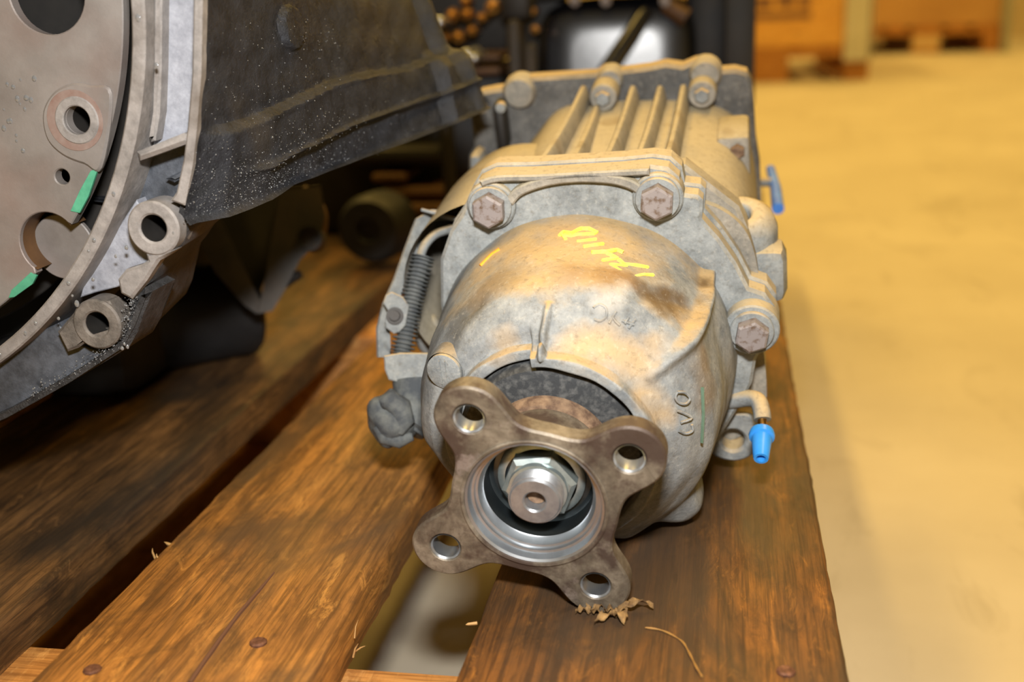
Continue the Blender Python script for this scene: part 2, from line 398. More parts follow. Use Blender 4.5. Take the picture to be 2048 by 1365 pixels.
# ------------------------------------------------------------------ the pallet in front
pal = empty('wooden_pallet', (-0.36, 0.95, 0), 'worn brown wooden pallet carrying the differential and the engines', 'pallet')
Y0, Y1, TH = 0.265, 1.60, 0.022
def plank(x0, x1, mat, ny=150, seed=0, amp=0.0010):
    rg = np.random.default_rng(seed)
    ys = np.linspace(Y0, Y1, ny)
    def wob(a): 
        w = np.cumsum(rg.normal(0, 1, ny)); w -= np.linspace(w[0], w[-1], ny); w = w / max(np.abs(w).max(), 1e-6) * a
        return w + rg.normal(0, a * 0.22, ny)
    l, r = x0 + wob(amp), x1 + wob(amp)
    secs = []
    b = 0.0022
    for i, y in enumerate(ys):
        dz = rg.normal(0, 0.00012)
        secs.append([(l[i] + b, y, PT + dz), (r[i] - b, y, PT + dz), (r[i] - b * 0.3, y, PT - b * 0.35), (r[i], y, PT - b), (r[i], y, PT - TH), (l[i], y, PT - TH), (l[i], y, PT - b), (l[i] + b * 0.3, y, PT - b * 0.35)])
    return mk('plank', *loft(secs), mat, pal, angle=50)
plankA = plank(-0.145, 0.0, M_plankA, seed=1)
plankB = plank(-0.307, -0.200, M_plankB, seed=2, amp=0.0013)
plankC = plank(-0.490, -0.345, M_plankC, seed=3, amp=0.0012)
plankD = plank(-0.635, -0.530, M_plankC, seed=4)
plankE = plank(-0.820, -0.675, M_plankC, seed=5)
for yc in (0.352, 0.93, 1.53):
    mk('cross_board', *box((-0.41, yc, PT - TH - 0.0112), (0.82, 0.10, 0.022), 0.0015), M_cross, pal)
    for xc in (-0.073, -0.41, -0.747):
        if (yc, xc) != (0.352, -0.41): mk('block', *box((xc, yc, 0.0605), (0.10 if xc != -0.41 else 0.145, 0.095, 0.077), 0.002), M_block, pal)
        else: mk('block', *box((xc, yc, 0.0605), (0.145, 0.095, 0.077), 0.002), M_block, pal)
for xc in (-0.073, -0.41, -0.747):
    mk('runner_board', *box((xc, 0.93, 0.011), (0.10, 1.30, 0.022), 0.0015), M_block, pal)
for p in ((517, 1287), (185, 1342), (1572, 1345)):
    q = Uz(p, PT); mk('nail', *xf(lathe([(-0.0012, 0.0), (-0.0012, 0.0028), (-0.0006, 0.0036), (0.004, 0.0034)], 10), frame(q, (1, 0, 0), (0.1, 0, -1), (0, 1, 0.0))), M_nail, pal)
for (p, d, ln, rr) in (((308, 1112), (-0.2, -0.1, 1.0), 0.007, 0.0009), ((345, 1092), (-1, 0.3, 0.15), 0.010, 0.0016), ((318, 1120), (-0.6, 0.3, 0.6), 0.006, 0.0008),
                       ((672, 1300), (0.3, 0.1, 0.9), 0.008, 0.0006), ((710, 1268), (0.1, 0.2, 0.9), 0.010, 0.0005), ((708, 1308), (0.25, -0.1, 0.8), 0.009, 0.0007), ((716, 1300), (0.6, -0.1, 0.5), 0.006, 0.0006), ((945, 1248), (-0.8, -0.1, -0.1), 0.006, 0.0012)):
    ln *= 0.6; rr *= 0.6; q = Uz(p, PT - (0.010 if p[0] > 600 and p[0] < 800 else 0.001)); dv = Vector(d).normalized()
    mk('splinter', *tube([q - dv * 0.002, q + dv * ln * 0.5, q + dv * ln + Vector((0.0008, 0, 0))], [rr, rr * 0.8, rr * 0.15], 6), M_splinter, pal)

# ------------------------------------------------------------------ the differential
dif = empty('rear_differential', (-0.118, 0.60, PT), 'dusty grey cast rear differential with four-hole steel drive flange facing the camera', 'differential')
FO = Vector((-0.1202, 0.4116, 0.0512 + PT)); AX = Vector((0.014, 0.986, 0.168)).normalized()
XX = AX.cross(Vector((0, 0, 1))).normalized(); ZZ = XX.cross(AX)
DF = frame(FO, XX, AX, ZZ)
BF = DF @ Matrix.Rotation(math.radians(-3.0), 4, 'Y')              # cast body, rolled a little
FF = DF @ Matrix.Rotation(math.radians(13.9), 4, 'Y')              # drive flange
BI = BF.inverted()
def loc(p, L):
    """point of the picture on the body's cross plane L -> local (x, z)"""
    o = BI @ Vector(CP); d = BI.to_3x3() @ Vector(ray(p)); t = (L - o.y) / d.y; q = o + d * t
    return (q.x, q.z)
def locs(P, L): return [loc(p, L) for p in P]
def dpart(name, vf, mat, F=BF, parent=dif, **k): return mk(name, vf[0], vf[1], mat, parent, M=F, **k)

# --- drive flange
HR = 0.0448
def sminf(vals, k):
    r = vals[0]
    for v in vals[1:]:
        h = np.clip(0.5 + 0.5 * (v - r) / k, 0, 1); r = v + (r - v) * h - k * h * (1 - h)
    return r
th = np.linspace(0, 2 * np.pi, 241)[:-1]; lo_, hi_ = np.full(240, 0.02), np.full(240, 0.075)
for _ in range(40):
    mid = (lo_ + hi_) / 2; x, z = mid * np.cos(th), mid * np.sin(th)
    d = [np.hypot(x, z) - 0.0338] + [np.hypot(x - HR * math.cos(a), z - HR * math.sin(a)) - 0.0142 for a in np.radians([45, 135, 225, 315])]
    d4 = d[1]
    for q in d[2:]: d4 = np.minimum(d4, q)
    s = sminf([d4, d[0]], 0.016); lo_ = np.where(s < 0, mid, lo_); hi_ = np.where(s < 0, hi_, mid)
fo_out = [(r * math.cos(t), r * math.sin(t)) for r, t in zip(lo_, th)]
hc = [(HR * math.cos(math.radians(a)), HR * math.sin(math.radians(a))) for a in (45, 135, 225, 315)]
dfl = dpart('drive_flange', plate([fo_out, circ(0, 0, 0.0280, 64)] + [circ(c[0], c[1], 0.0061, 28) for c in hc], 0, 0.0095, 0.0009), M_flange, FF, label='brown steel four-lobed drive flange')
for c in hc:
    h = lathe([(0.0002, 0.0062), (0.0010, 0.0056), (0.0080, 0.0056), (0.0093, 0.0062)], 28)
    dpart('bolt_hole', (np.array(h[0]) + (c[0], 0, c[1]), h[1]), M_bore, FF, dfl)
dpart('pilot_bore', lathe([(0.0002, 0.0281), (0.0008, 0.0271), (0.0040, 0.0262), (0.0042, 0.0252), (0.0062, 0.0250), (0.0064, 0.0240), (0.0095, 0.0230), (0.0102, 0.0224)], 72), M_bore, FF, dfl)
dpart('bore_well', lathe([(0.0102, 0.0224), (0.0200, 0.0221), (0.0215, 0.0205), (0.0218, 0.0120)], 72), M_well, FF, dfl)
rg = []
for y, r in ((-0.0004, 0.0300), (-0.0007, 0.0294), (-0.0004, 0.0285), (0.0006, 0.0280)): rg.append((y, r))
dpart('bore_lip', lathe(rg, 72), M_flange, FF, dfl)
dpart('hub', lathe([(0.0094, 0.0310), (0.0120, 0.0285), (0.0160, 0.0262), (0.0260, 0.0245), (0.0400, 0.0240), (0.0460, 0.0240)], 56), M_flange, FF, dfl)
# stud with thread, nut
pr = [(0.0200, 0.0104), (0.0120, 0.0104)]
y = 0.0120
while y > 0.0036: pr += [(y, 0.0109), (y - 0.0006, 0.0101), (y - 0.0012, 0.0109)]; y -= 0.0013
pr += [(0.0030, 0.0106), (0.0020, 0.0098), (0.0019, 0.0050), (0.0026, 0.0043), (0.0095, 0.0041), (0.0100, 0.0)]
st = dpart('stud', lathe(pr, 48), M_stud, FF)
dpart('centre_hole_rust', lathe([(0.0090, 0.0), (0.0082, 0.0025), (0.0070, 0.0040)], 24), M_rust, FF, st)
hx = hexhead(0.0158, 0.0100, 0.0016)
nutM = FF @ Matrix.Translation((0, 0.0212, 0)) @ Matrix.Rotation(math.radians(8), 4, 'Y')
nut = dpart('nut', hx, M_nut, nutM, angle=25)
dpart('nut_collar', lathe([(0.0115, 0.0124), (0.0096, 0.0120), (0.0093, 0.0106)], 48), M_nut, FF, nut)
dpart('nut_washer', lathe([(0.0212, 0.0182), (0.0188, 0.0182), (0.0180, 0.0172), (0.0176, 0.0150)], 48), M_nut, FF, nut)

# --- seal, dust ring
dpart('dust_ring', lathe([(0.0395, 0.0255), (0.0400, 0.0330), (0.0412, 0.0385), (0.0440, 0.0402), (0.0520, 0.0408)], 72), M_black, label='black rubber dust ring')
dpart('rusty_ring', lathe([(0.0340, 0.0243), (0.0345, 0.0258), (0.0370, 0.0272), (0.0398, 0.0276)], 56), M_rust)

# --- nose casting
PROF = [(0.056, 0.0415), (0.040, 0.0417), (0.0364, 0.0421), (0.0360, 0.0425), (0.0360, 0.0462), (0.0364, 0.0467), (0.0420, 0.0472), (0.0450, 0.0490), (0.0480, 0.0525), (0.0520, 0.0575), (0.0560, 0.0618), (0.0600, 0.0650),
        (0.0640, 0.0671), (0.0690, 0.0686), (0.0760, 0.0698), (0.0850, 0.0708), (0.0950, 0.0716), (0.1050, 0.0724), (0.1180, 0.0734), (0.1350, 0.0745)]
py_, pr_ = np.array([p[0] for p in PROF]), np.array([p[1] for p in PROF])
seg = np.concatenate([[0], np.cumsum(np.hypot(np.diff(py_), np.diff(pr_)))])
NT, NP = 250, 640
tt = np.linspace(0, seg[-1], NT)
def smoothv(v, k=2):
    for _ in range(k):
        w = v.copy(); w[1:-1] = (v[:-2] + 2 * v[1:-1] + v[2:]) / 4; v = w
    return v
by, br = np.interp(tt, seg, py_), np.interp(tt, seg, pr_)
kf = np.clip((tt - 0.030) / 0.006, 0, 1)                          # keep the collar crisp, ease the rest
by, br = by * (1 - kf) + smoothv(by, 14) * kf, br * (1 - kf) + smoothv(br, 14) * kf
def rbase(y): return float(np.interp(y, py_[5:], pr_[5:]))
def hit(p):
    """picture point -> point on the nose casting, in body coordinates"""
    o = BI @ Vector(CP); d = (BI.to_3x3() @ Vector(ray(p))) / FPX
    t = 0.44
    while t < 0.75:
        q = o + d * t
        if q.y > 0.036:
            f = math.atan2(q.z, q.x)
            if math.hypot(q.x, q.z) < rbase(q.y) + 0.0042 * math.cos(f) - 0.0006: return q
        t += 0.0003
    return None
def hits(P): return [h for h in (hit(p) for p in P) if h is not None]
ph = np.linspace(0, 2 * np.pi, NP + 1)[:-1]
PH, TI = np.meshgrid(ph, np.arange(NT))
Yb, Rb = by[TI], br[TI]
ty, tr = np.gradient(by), np.gradient(br); ln = np.hypot(ty, tr); ny, nr = -tr / ln, ty / ln
NYb, NRb = ny[TI], nr[TI]
Rb = Rb + (0.0042 * np.cos(PH) - 0.0006) * np.clip((Yb - 0.045) / 0.02, 0, 1)
P3 = np.stack([Rb * np.cos(PH), Yb, Rb * np.sin(PH)], -1)
def pdist(poly):
    """distance to a polyline, and running parameter 0..1"""
    best = np.full(P3.shape[:2], 1e9); par = np.zeros(P3.shape[:2]); m = len(poly) - 1
    for i in range(m):
        a, b = np.array(poly[i]), np.array(poly[i + 1]); ab = b - a
        t = np.clip(((P3 - a) @ ab) / max(ab @ ab, 1e-12), 0, 1)
        d = np.linalg.norm(P3 - (a + t[..., None] * ab), axis=-1); w = d < best
        best = np.where(w, d, best); par = np.where(w, (i + t) / m, par)
    return best, par
disp = np.zeros_like(Yb); sm = lambda a, b, x: np.clip((x - a) / (b - a), 0, 1) ** 2 * (3 - 2 * np.clip((x - a) / (b - a), 0, 1))
ridge = hits([(1417, 545), (1410, 590), (1400, 640), (1375, 688), (1340, 718), (1300, 752)])
d, t_ = pdist(ridge); disp += 0.0056 * np.exp(-(d / 0.0032) ** 2) * (0.55 + 0.45 * np.sin(np.pi * np.clip(t_ * 0.9 + 0.1, 0, 1)))
fin = hits([(1082, 716), (1088, 670), (1096, 625), (1100, 600)])
d, t_ = pdist(fin); disp += 0.0060 * np.clip(1 - t_ * 1.05, 0, 1) ** 0.8 * np.exp(-(d / 0.0016) ** 4)
fin2 = hits([(975, 736), (962, 750), (948, 768)])
if len(fin2) > 1: d, t_ = pdist(fin2); disp += 0.0045 * np.exp(-(d / 0.0022) ** 4)
PHd = np.degrees(PH); PHd = np.where(PHd > 180, PHd - 360, PHd)
front = 1 - sm(0.040, 0.052, Yb)
# collar in front of the seal is raised only from the fin round to the right
raised = sm(94.5, 93.0, PHd) * sm(-70, -62, PHd)
setback = (1 - raised) * front * 0.0085
# side pocket to the right of the ridge, slightly lower; foot at the lower right; dents
disp += -0.0022 * sm(30, 16, PHd) * sm(-75, -50, PHd) * sm(0.05, 0.058, Yb) * sm(0.118, 0.10, Yb)
disp += 0.0125 * np.exp(-np.abs((PHd + 47) / 8.5) ** 3 - ((Yb - 0.088) / 0.017) ** 4)
P36 = np.where(PHd < 0, PHd + 360, PHd)
disp += -0.016 * sm(184, 212, P36) * sm(296, 272, P36) * sm(0.046, 0.06, Yb) * sm(0.128, 0.112, Yb)
disp += 0.0015 * np.exp(-((PHd - 60) / 18) ** 2 - ((Yb - 0.072) / 0.010) ** 2)
dent = hits([(950, 610), (925, 640), (900, 690)]); 
if len(dent) > 1: d, t_ = pdist(dent); disp += -0.0016 * np.exp(-(d / 0.005) ** 2)
dent2 = hits([(1285, 590), (1330, 598), (1365, 605)])
if len(dent2) > 1: d, t_ = pdist(dent2); disp += -0.0016 * np.exp(-(d / 0.005) ** 2)
disp += 0.00025 * np.sin(PH * 7 + Yb * 160) + 0.0002 * np.sin(PH * 13 - Yb * 230)
Yn = Yb + NYb * disp + setback; Rn = Rb + NRb * disp
V3 = np.stack([Rn * np.cos(PH), Yn, Rn * np.sin(PH)], -1).reshape(-1, 3)
A = np.array(BF); Wv = V3 @ A[:3, :3].T + A[:3, 3]
Wv[:, 2] = np.maximum(Wv[:, 2], PT + 0.0008)
Fq = []
for i in range(NT - 1):
    for k in range(NP):
        k2 = (k + 1) % NP; Fq.append([i * NP + k, i * NP + k2, (i + 1) * NP + k2, (i + 1) * NP + k])
def spot(p, r, colr, amt):
    q = hit(p); w_ = (BF @ q) - ORG[dif]; return (tuple(w_), r, colr, amt)
BRN, TAN, GRY = srgb(92, 72, 46), srgb(178, 150, 108), srgb(80, 78, 74)
SP = [spot(p, r, c_, a_) for p, r, c_, a_ in (
    ((1270, 572), 0.009, BRN, .8), ((1300, 585), 0.010, BRN, .95), ((1335, 592), 0.010, BRN, .95), ((1362, 598), 0.008, BRN, .8), ((1310, 612), 0.009, BRN, .8), ((1345, 620), 0.008, BRN, .8),
    ((1200, 560), 0.011, srgb(140, 108, 66), .7), ((1140, 548), 0.011, srgb(146, 114, 74), .6), ((1240, 560), 0.011, srgb(134, 100, 60), .8), ((1408, 575), 0.008, BRN, .9), ((1402, 610), 0.007, BRN, .8),
    ((945, 605), 0.010, GRY, .9), ((925, 635), 0.011, GRY, .9), ((905, 670), 0.010, GRY, .8), ((1010, 555), 0.014, srgb(128, 108, 76), .6), ((970, 580), 0.012, srgb(120, 100, 72), .7),
    ((1410, 720), 0.012, srgb(120, 98, 66), .7), ((1425, 790), 0.012, srgb(112, 92, 64), .7), ((1160, 690), 0.012, TAN, .8), ((1220, 700), 0.014, TAN, .8), ((1275, 720), 0.012, TAN, .7), ((1000, 690), 0.010, TAN, .6), ((1320, 690), 0.008, TAN, .5), ((1300, 790), 0.010, TAN, .7), ((1325, 840), 0.009, TAN, .6),
    ((1375, 650), 0.008, TAN, .7), ((1130, 450), 0.016, TAN, .6), ((1215, 600), 0.009, srgb(186, 180, 170), .5), ((1240, 575), 0.007, srgb(190, 182, 168), .4)) if hit(p) is not None]
M_nose = alu_dust('stained dusty cast aluminium', srgb(92, 96, 99), srgb(152, 153, 150), srgb(178, 152, 110), 0.62, 0.98, None, spots=SP)
nose = mk('nose_casting', Wv, Fq, M_nose, dif, angle=60)

def surfpath(P, off):
    out = []
    for p in P:
        q = hit(p)
        if q is None: continue
        rad = Vector((q.x, 0, q.z)).normalized(); e = 0.002
        sl = (rbase(q.y + e) - rbase(q.y - e)) / (2 * e)
        n = (rad - Vector((0, sl, 0))).normalized(); out.append((q + n * off, n))
    return out
def ribbon(P, w, off=0.0011, w1=None):
    Q = []
    for a, b in zip(P[:-1], P[1:]):
        m = max(2, int(math.hypot(b[0] - a[0], b[1] - a[1]) / 5)); Q += [(a[0] + (b[0] - a[0]) * k / m, a[1] + (b[1] - a[1]) * k / m) for k in range(m)]
    Q.append(P[-1]); S = surfpath(Q, off); V, F = [], []
    for i in range(len(S)):
        t = (S[min(i + 1, len(S) - 1)][0] - S[max(i - 1, 0)][0]).normalized(); s_ = t.cross(S[i][1]).normalized()
        ww = w if w1 is None else w + (w1 - w) * i / (len(S) - 1)
        ww *= 0.5 * (1 + 0.1 * math.sin(i * 1.7)); c, nrm = S[i]
        V += [tuple(c + s_ * ww), tuple(c - s_ * ww), tuple(c - s_ * ww - nrm * 0.0012), tuple(c + s_ * ww - nrm * 0.0012)]
    for i in range(len(S) - 1):
        for k in range(4): F.append([4 * i + k, 4 * i + (k + 1) % 4, 4 * i + 4 + (k + 1) % 4, 4 * i + 4 + k])
    F += [[0, 1, 2, 3], [4 * len(S) - 4 + k for k in (3, 2, 1, 0)]]
    return V, F
z1 = lambda x, y: (1080 + x / 5.25, 420 + y / 5.25)
strokes = [([(205, 285), (250, 240), (330, 255), (430, 205), (510, 205), (595, 245), (560, 262), (400, 270), (330, 290), (230, 275), (270, 325)], 0.0022),
           ([(385, 345), (590, 318)], 0.0016), ([(455, 398), (665, 365)], 0.0018), ([(540, 455), (700, 448), (805, 428), (868, 455)], 0.0023), ([(700, 462), (805, 515), (650, 545)], 0.0022),
           ([(820, 530), (900, 600), (735, 585), (885, 685)], 0.0023), ([(890, 580), (1010, 590), (1130, 612)], 0.0016), ([(935, 755), (1000, 710), (1090, 690), (1185, 695)], 0.0020)]
for P, w in strokes:
    P = [z1(*p) for p in P]
    dpart('paint_mark', ribbon(P, w * 0.62), M_yellow, BF, nose)
dpart('paint_mark', ribbon([(1403, 775), (1405, 830), (1402, 885)], 0.0007), M_dgreen, BF, nose)
dpart('paint_mark', ribbon([(1000, 500), (985, 510), (962, 533)], 0.0012), M_orange, BF, nose)
def raisedline(P, r=0.0006):
    S = surfpath(cat([Vector((*p, 0)) for p in P], 4, False), 0.0); return tube([s[0] for s in S], r, 6)
for P in ([z1(*p) for p in ((560, 1030), (620, 995), (690, 1030), (700, 1110), (640, 1165), (570, 1150))], [z1(*p) for p in ((800, 1070), (760, 1130), (725, 1195))],
          [z1(*p) for p in ((760, 1130), (800, 1180), (840, 1215))], [z1(*p) for p in ((1000, 1155), (960, 1205), (930, 1245))], [z1(*p) for p in ((860, 1165), (990, 1210))], [z1(*p) for p in ((930, 1130), (890, 1200))],
          [(1355, 785), (1370, 786), (1380, 797), (1372, 808), (1358, 806), (1351, 795), (1355, 785)], [(1356, 822), (1384, 836), (1362, 846)], [(1358, 862), (1372, 868), (1385, 862), (1384, 850)]):
    P = [p[:2] for p in P]
    vf = raisedline(P)
    dpart('cast_letter', vf, M_nose, BF, nose)
# side boss with slotted plug
def at_local(x, y, z): return BF @ Vector((x, y, z))
bq = hit((893, 736)) or Vector((-0.055, 0.075, 0.02))
bM = axisframe(BF @ (bq + Vector((0.000, -0.003, 0.0))), BF.to_3x3() @ Vector((0.20, 0.95, -0.05)), BF.to_3x3() @ Vector((0, 0, 1)))
pl = mk('plug_boss', *xf(lathe([(0.030, 0.0115), (0.006, 0.0095), (0.0, 0.0086)], 32), bM), M_nose, dif)
mk('plug', *xf(lathe([(0.004, 0.0082), (-0.0012, 0.0080), (-0.0016, 0.0074), (-0.0016, 0.0)], 32), bM), M_galv, pl)
for dx in (-0.0012, 0.0014): mk('slot_rib', *xf(box((dx, -0.0017, 0), (0.0004, 0.0006, 0.011)), bM), M_galv, pl)

# --- joint flange with bolts
LJ = 0.130
fr = locs([(880, 520), (900, 462), (922, 430), (938, 392), (955, 362), (985, 348), (1060, 347), (1150, 342), (1240, 337), (1300, 331), (1336, 336), (1358, 356), (1364, 388), (1396, 392), (1406, 402), (1404, 440), (1438, 478), (1472, 527), (1498, 577),
           (1530, 588), (1549, 615), (1546, 655), (1530, 690), (1512, 722), (1504, 768), (1488, 800)], LJ)
hid = [(0.066, -0.052), (0.040, -0.064), (0, -0.067), (-0.045, -0.062), (-0.062, -0.045), (-0.0655, -0.015), (-0.066, 0.012), (-0.0655, 0.030)]
hole = circ(0.002, 0, 0.060, 64)
dpart('joint_flange', plate([fr + hid, hole], LJ, LJ + 0.012, 0.0016), M_alu)
sc = lambda P, k: [(x * k, z * k) for x, z in P]
dpart('carrier_flange', plate([sc(fr + hid, 1.012), hole], LJ + 0.0125, LJ + 0.0245, 0.0012), M_alu)
# arched stiffening web and top web
arc = [loc(p, LJ - 0.004) for p in [(1018, 405), (1040, 382), (1090, 364), (1150, 356), (1215, 358), (1258, 368), (1285, 384)]]
arc = cat([Vector((*p, 0)) for p in arc], 5, False)
def strip2d(path, w): 
    P = [Vector(p[:2]) for p in path]; L, R_ = [], []
    for i in range(len(P)):
        t = (P[min(i + 1, len(P) - 1)] - P[max(i - 1, 0)]).normalized(); n = Vector((-t.y, t.x)); L.append(tuple(P[i] + n * w)); R_.append(tuple(P[i] - n * w))
    return L + R_[::-1]
dpart('arch_rib', plate([strip2d(arc, 0.0022)], LJ - 0.005, LJ + 0.004, 0.0008), M_alu2)
top = [loc(p, LJ) for p in [(965, 362), (1000, 352), (1080, 350), (1180, 344), (1300, 338)]]
dpart('top_rib', plate([strip2d(cat([Vector((*p, 0)) for p in top], 4, False), 0.0016)], LJ - 0.005, LJ + 0.004, 0.0008), M_alu2)
bossM = lambda p, L: BF @ Matrix.Translation((loc(p, L)[0], L, loc(p, L)[1]))
bh = hexhead(0.0081, 0.0070, 0.0009)
def bolt(p, L, blen, rb=0.0116, tilt=0):
    Mb = bossM(p, L)
    b = mk('bolt_boss', *xf(lathe([(blen, rb * 1.02), (0.0025, rb), (0.0016, rb - 0.0008), (0.0016, 0.004)], 36), Mb), M_alu, dif)
    h = mk('bolt', *xf(bh, Mb @ Matrix.Rotation(math.radians(tilt), 4, 'Y')), M_bolt, dif, angle=25)
    mk('washer', *xf(lathe([(0.0018, 0.0102), (0.0002, 0.0103), (-0.0006, 0.0098), (-0.0006, 0.006)], 36), Mb), M_galv, h)
bolt((980, 416), LJ - 0.005, 0.012, tilt=4); bolt((1315, 399), LJ - 0.005, 0.012, tilt=6); bolt((1504, 665), LJ - 0.010, 0.022, 0.0128, 12)

# --- carrier behind the joint, ribs, rear flange
def sect(L):
    up = 0.0035 * max(0, (L - 0.15) / 0.16) ** 0.8
    P = [(0.088, -0.050), (0.090, 0.000), (0.088, 0.040), (0.079, 0.060), (0.058, 0.071), (0.020, 0.075), (-0.022, 0.075), (-0.042, 0.060), (-0.060, 0.040), (-0.072, 0.010), (-0.074, -0.045), (-0.040, -0.066), (0.050, -0.066)]
    if L > 0.28: P = [(x * 0.995, z) for x, z in P]
    P = [(x, z + (up if z > 0.055 else 0)) for x, z in P]
    return [(x, L, z) for x, z in [q[:2] for q in cat([Vector((*p, 0)) for p in P], 6)]]
cs = loft([sect(0.150), sect(0.19), sect(0.25), sect(0.312)])
dpart('carrier_housing', cs, M_alu2, angle=60)
dome = lathe([(0.150, 0.050), (0.22, 0.050), (0.255, 0.047), (0.275, 0.040), (0.290, 0.028), (0.296, 0.0)], 48)
dpart('side_dome', (np.array(dome[0]) + (-0.040, 0, 0.026), dome[1]), M_alu2, angle=60)
def ribprism(pf, pb, h=0.012, w=0.0022):
    a, b = loc(pf, 0.158), loc(pb, 0.300); S = []
    n = 10
    for i in range(n + 1):
        k = i / n; L = 0.150 + 0.158 * k; x = a[0] + (b[0] - a[0]) * k
        zt = a[1] + (b[1] - a[1]) * k; zt -= 0.003 * math.sin(math.pi * k); zb = 0.060 if x > -0.03 else 0.045
        S.append([(x - w * 2.6, L, zb), (x - w * 1.5, L, zt - 0.0065), (x - w, L, zt - 0.0016), (x - w * 0.5, L, zt), (x + w * 0.5, L, zt), (x + w, L, zt - 0.0016), (x + w * 1.5, L, zt - 0.0065), (x + w * 2.6, L, zb)])
    return loft(S)
for pf, pb in (((1072, 330), (1163, 178)), ((1138, 326), (1196, 200)), ((1205, 326), (1263, 178)), ((1268, 326), (1318, 178)), ((1328, 326), (1365, 176))):
    dpart('cooling_rib', ribprism(pf, pb), M_alu2, angle=40)
LR = 0.312
rr = locs([(948, 430), (936, 350), (938, 312), (948, 292), (942, 240), (944, 200), (956, 186), (985, 180), (1003, 178), (1012, 162), (1032, 154), (1050, 157), (1192, 148), (1205, 138), (1224, 136), (1238, 143), (1300, 135), (1330, 128), (1365, 133), (1390, 122), (1415, 120), (1432, 132),
           (1440, 142), (1470, 140), (1494, 146), (1504, 165), (1508, 210), (1512, 280), (1520, 330)], LR)
rr = rr + [(0.092, -0.02), (0.086, -0.075), (0.04, -0.086), (-0.04, -0.086), (-0.085, -0.07), (-0.095, -0.02)]
lug = loc((960, 208), LR)
dpart('rear_flange', plate([rr, circ(lug[0], lug[1], 0.0042, 20)], LR, LR + 0.016, 0.002), M_alud)
rc = [(x * 0.90, z * 0.70 if z > 0 else z * 0.9) for x, z in rr]
dpart('rear_cover', plate([rc], LR + 0.016, LR + 0.075, 0.006), M_alud)
for p, r in (((1036, 190), 0.0105), ((1218, 166), 0.0082), ((1410, 154), 0.0098)):
    q = loc(p, LR - 0.006); e = lathe([(0.012, r), (0.001, r), (-0.003, r * 0.8), (-0.004, r * 0.4), (-0.004, 0.0)], 28)
    dpart('flange_boss', (np.array(e[0]) + (q[0], LR - 0.001, q[1]), e[1]), M_alu2)
for p, L in (((1206, 196), 0.290), ((1404, 190), 0.294)):
    Mb = bossM(p, L); mk('bolt_boss', *xf(lathe([(0.020, 0.0085), (0.001, 0.0080), (0.0, 0.0072), (0.0, 0.0)], 28), Mb), M_alu2, dif)
    mk('bolt', *xf(hexhead(0.0046, 0.004), Mb), M_galv, dif, angle=25)
qa, qb = loc((990, 196), 0.304), loc((1024, 290), 0.304)
bk = dpart('black_clip', box(((qa[0] + qb[0]) / 2, 0.300, (qa[1] + qb[1]) / 2), (abs(qb[0] - qa[0]), 0.018, abs(qb[1] - qa[1])), 0.004), M_dull)
Mb = bossM((1001, 216), 0.2905); mk('clip_stud', *xf(lathe([(0.004, 0.0032), (-0.001, 0.0030), (-0.0016, 0.002), (-0.0016, 0.0)], 16), Mb), M_galv, bk)
qa, qb = loc((942, 300), 0.300), loc((978, 372), 0.300)
dpart('side_lug', box(((qa[0] + qb[0]) / 2, 0.300, (qa[1] + qb[1]) / 2), (abs(qb[0] - qa[0]), 0.024, abs(qb[1] - qa[1])), 0.005), M_alu)
# raised pad on the right shoulder and the small screw on its face
q0, q1 = loc((1432, 238), 0.262), loc((1502, 340), 0.262)
dpart('side_pad', box(((q0[0] + q1[0]) / 2, 0.268, (q0[1] + q1[1]) / 2 - 0.012), (abs(q1[0] - q0[0]), 0.046, abs(q1[1] - q0[1]) + 0.012), 0.003), M_alu2)
Mb = bossM((1475, 302), 0.2445); mk('bolt', *xf(hexhead(0.0042, 0.003), Mb), M_rust, dif, angle=25)
# diagonal rib to the mounting ear, and the ear with an upright hole
a, b = loc((1372, 318), 0.165), loc((1478, 408), 0.160)
dpart('side_rib', plate([[(a[0] - 0.02, a[1] - 0.004), (a[0], a[1]), b, (b[0] + 0.004, b[1] - 0.012), (a[0], a[1] - 0.04)]], 0.155, 0.170, 0.002), M_alu2)
EM = frame(BF @ Vector((loc((1492, 425), 0.172)[0] - 0.004, 0.172, loc((1492, 425), 0.172)[1])), BF.to_3x3() @ Vector((1, 0, 0)), BF.to_3x3() @ Vector((0.0, 0.34, -0.94)), BF.to_3x3() @ Vector((0, 0.94, 0.34)))
ear = lathe([(0.012, 0.0058), (0.0022, 0.0062), (0.0004, 0.0072), (0.0, 0.0082), (0.0, 0.0120), (0.0010, 0.0138), (0.004, 0.0172), (0.010, 0.0192), (0.038, 0.0192), (0.044, 0.0172), (0.047, 0.0100), (0.047, 0.0)], 40)
mk('mounting_ear', *xf(ear, EM), M_alu, dif, angle=50)
eq = loc((1492, 425), 0.172)
dpart('ear_web', box((eq[0] - 0.014, 0.168, eq[1] - 0.024), (0.030, 0.022, 0.036), 0.006), M_alu)
dpart('ear_web', box((eq[0] + 0.006, 0.170, eq[1] - 0.030), (0.026, 0.026, 0.030), 0.007), M_alu)
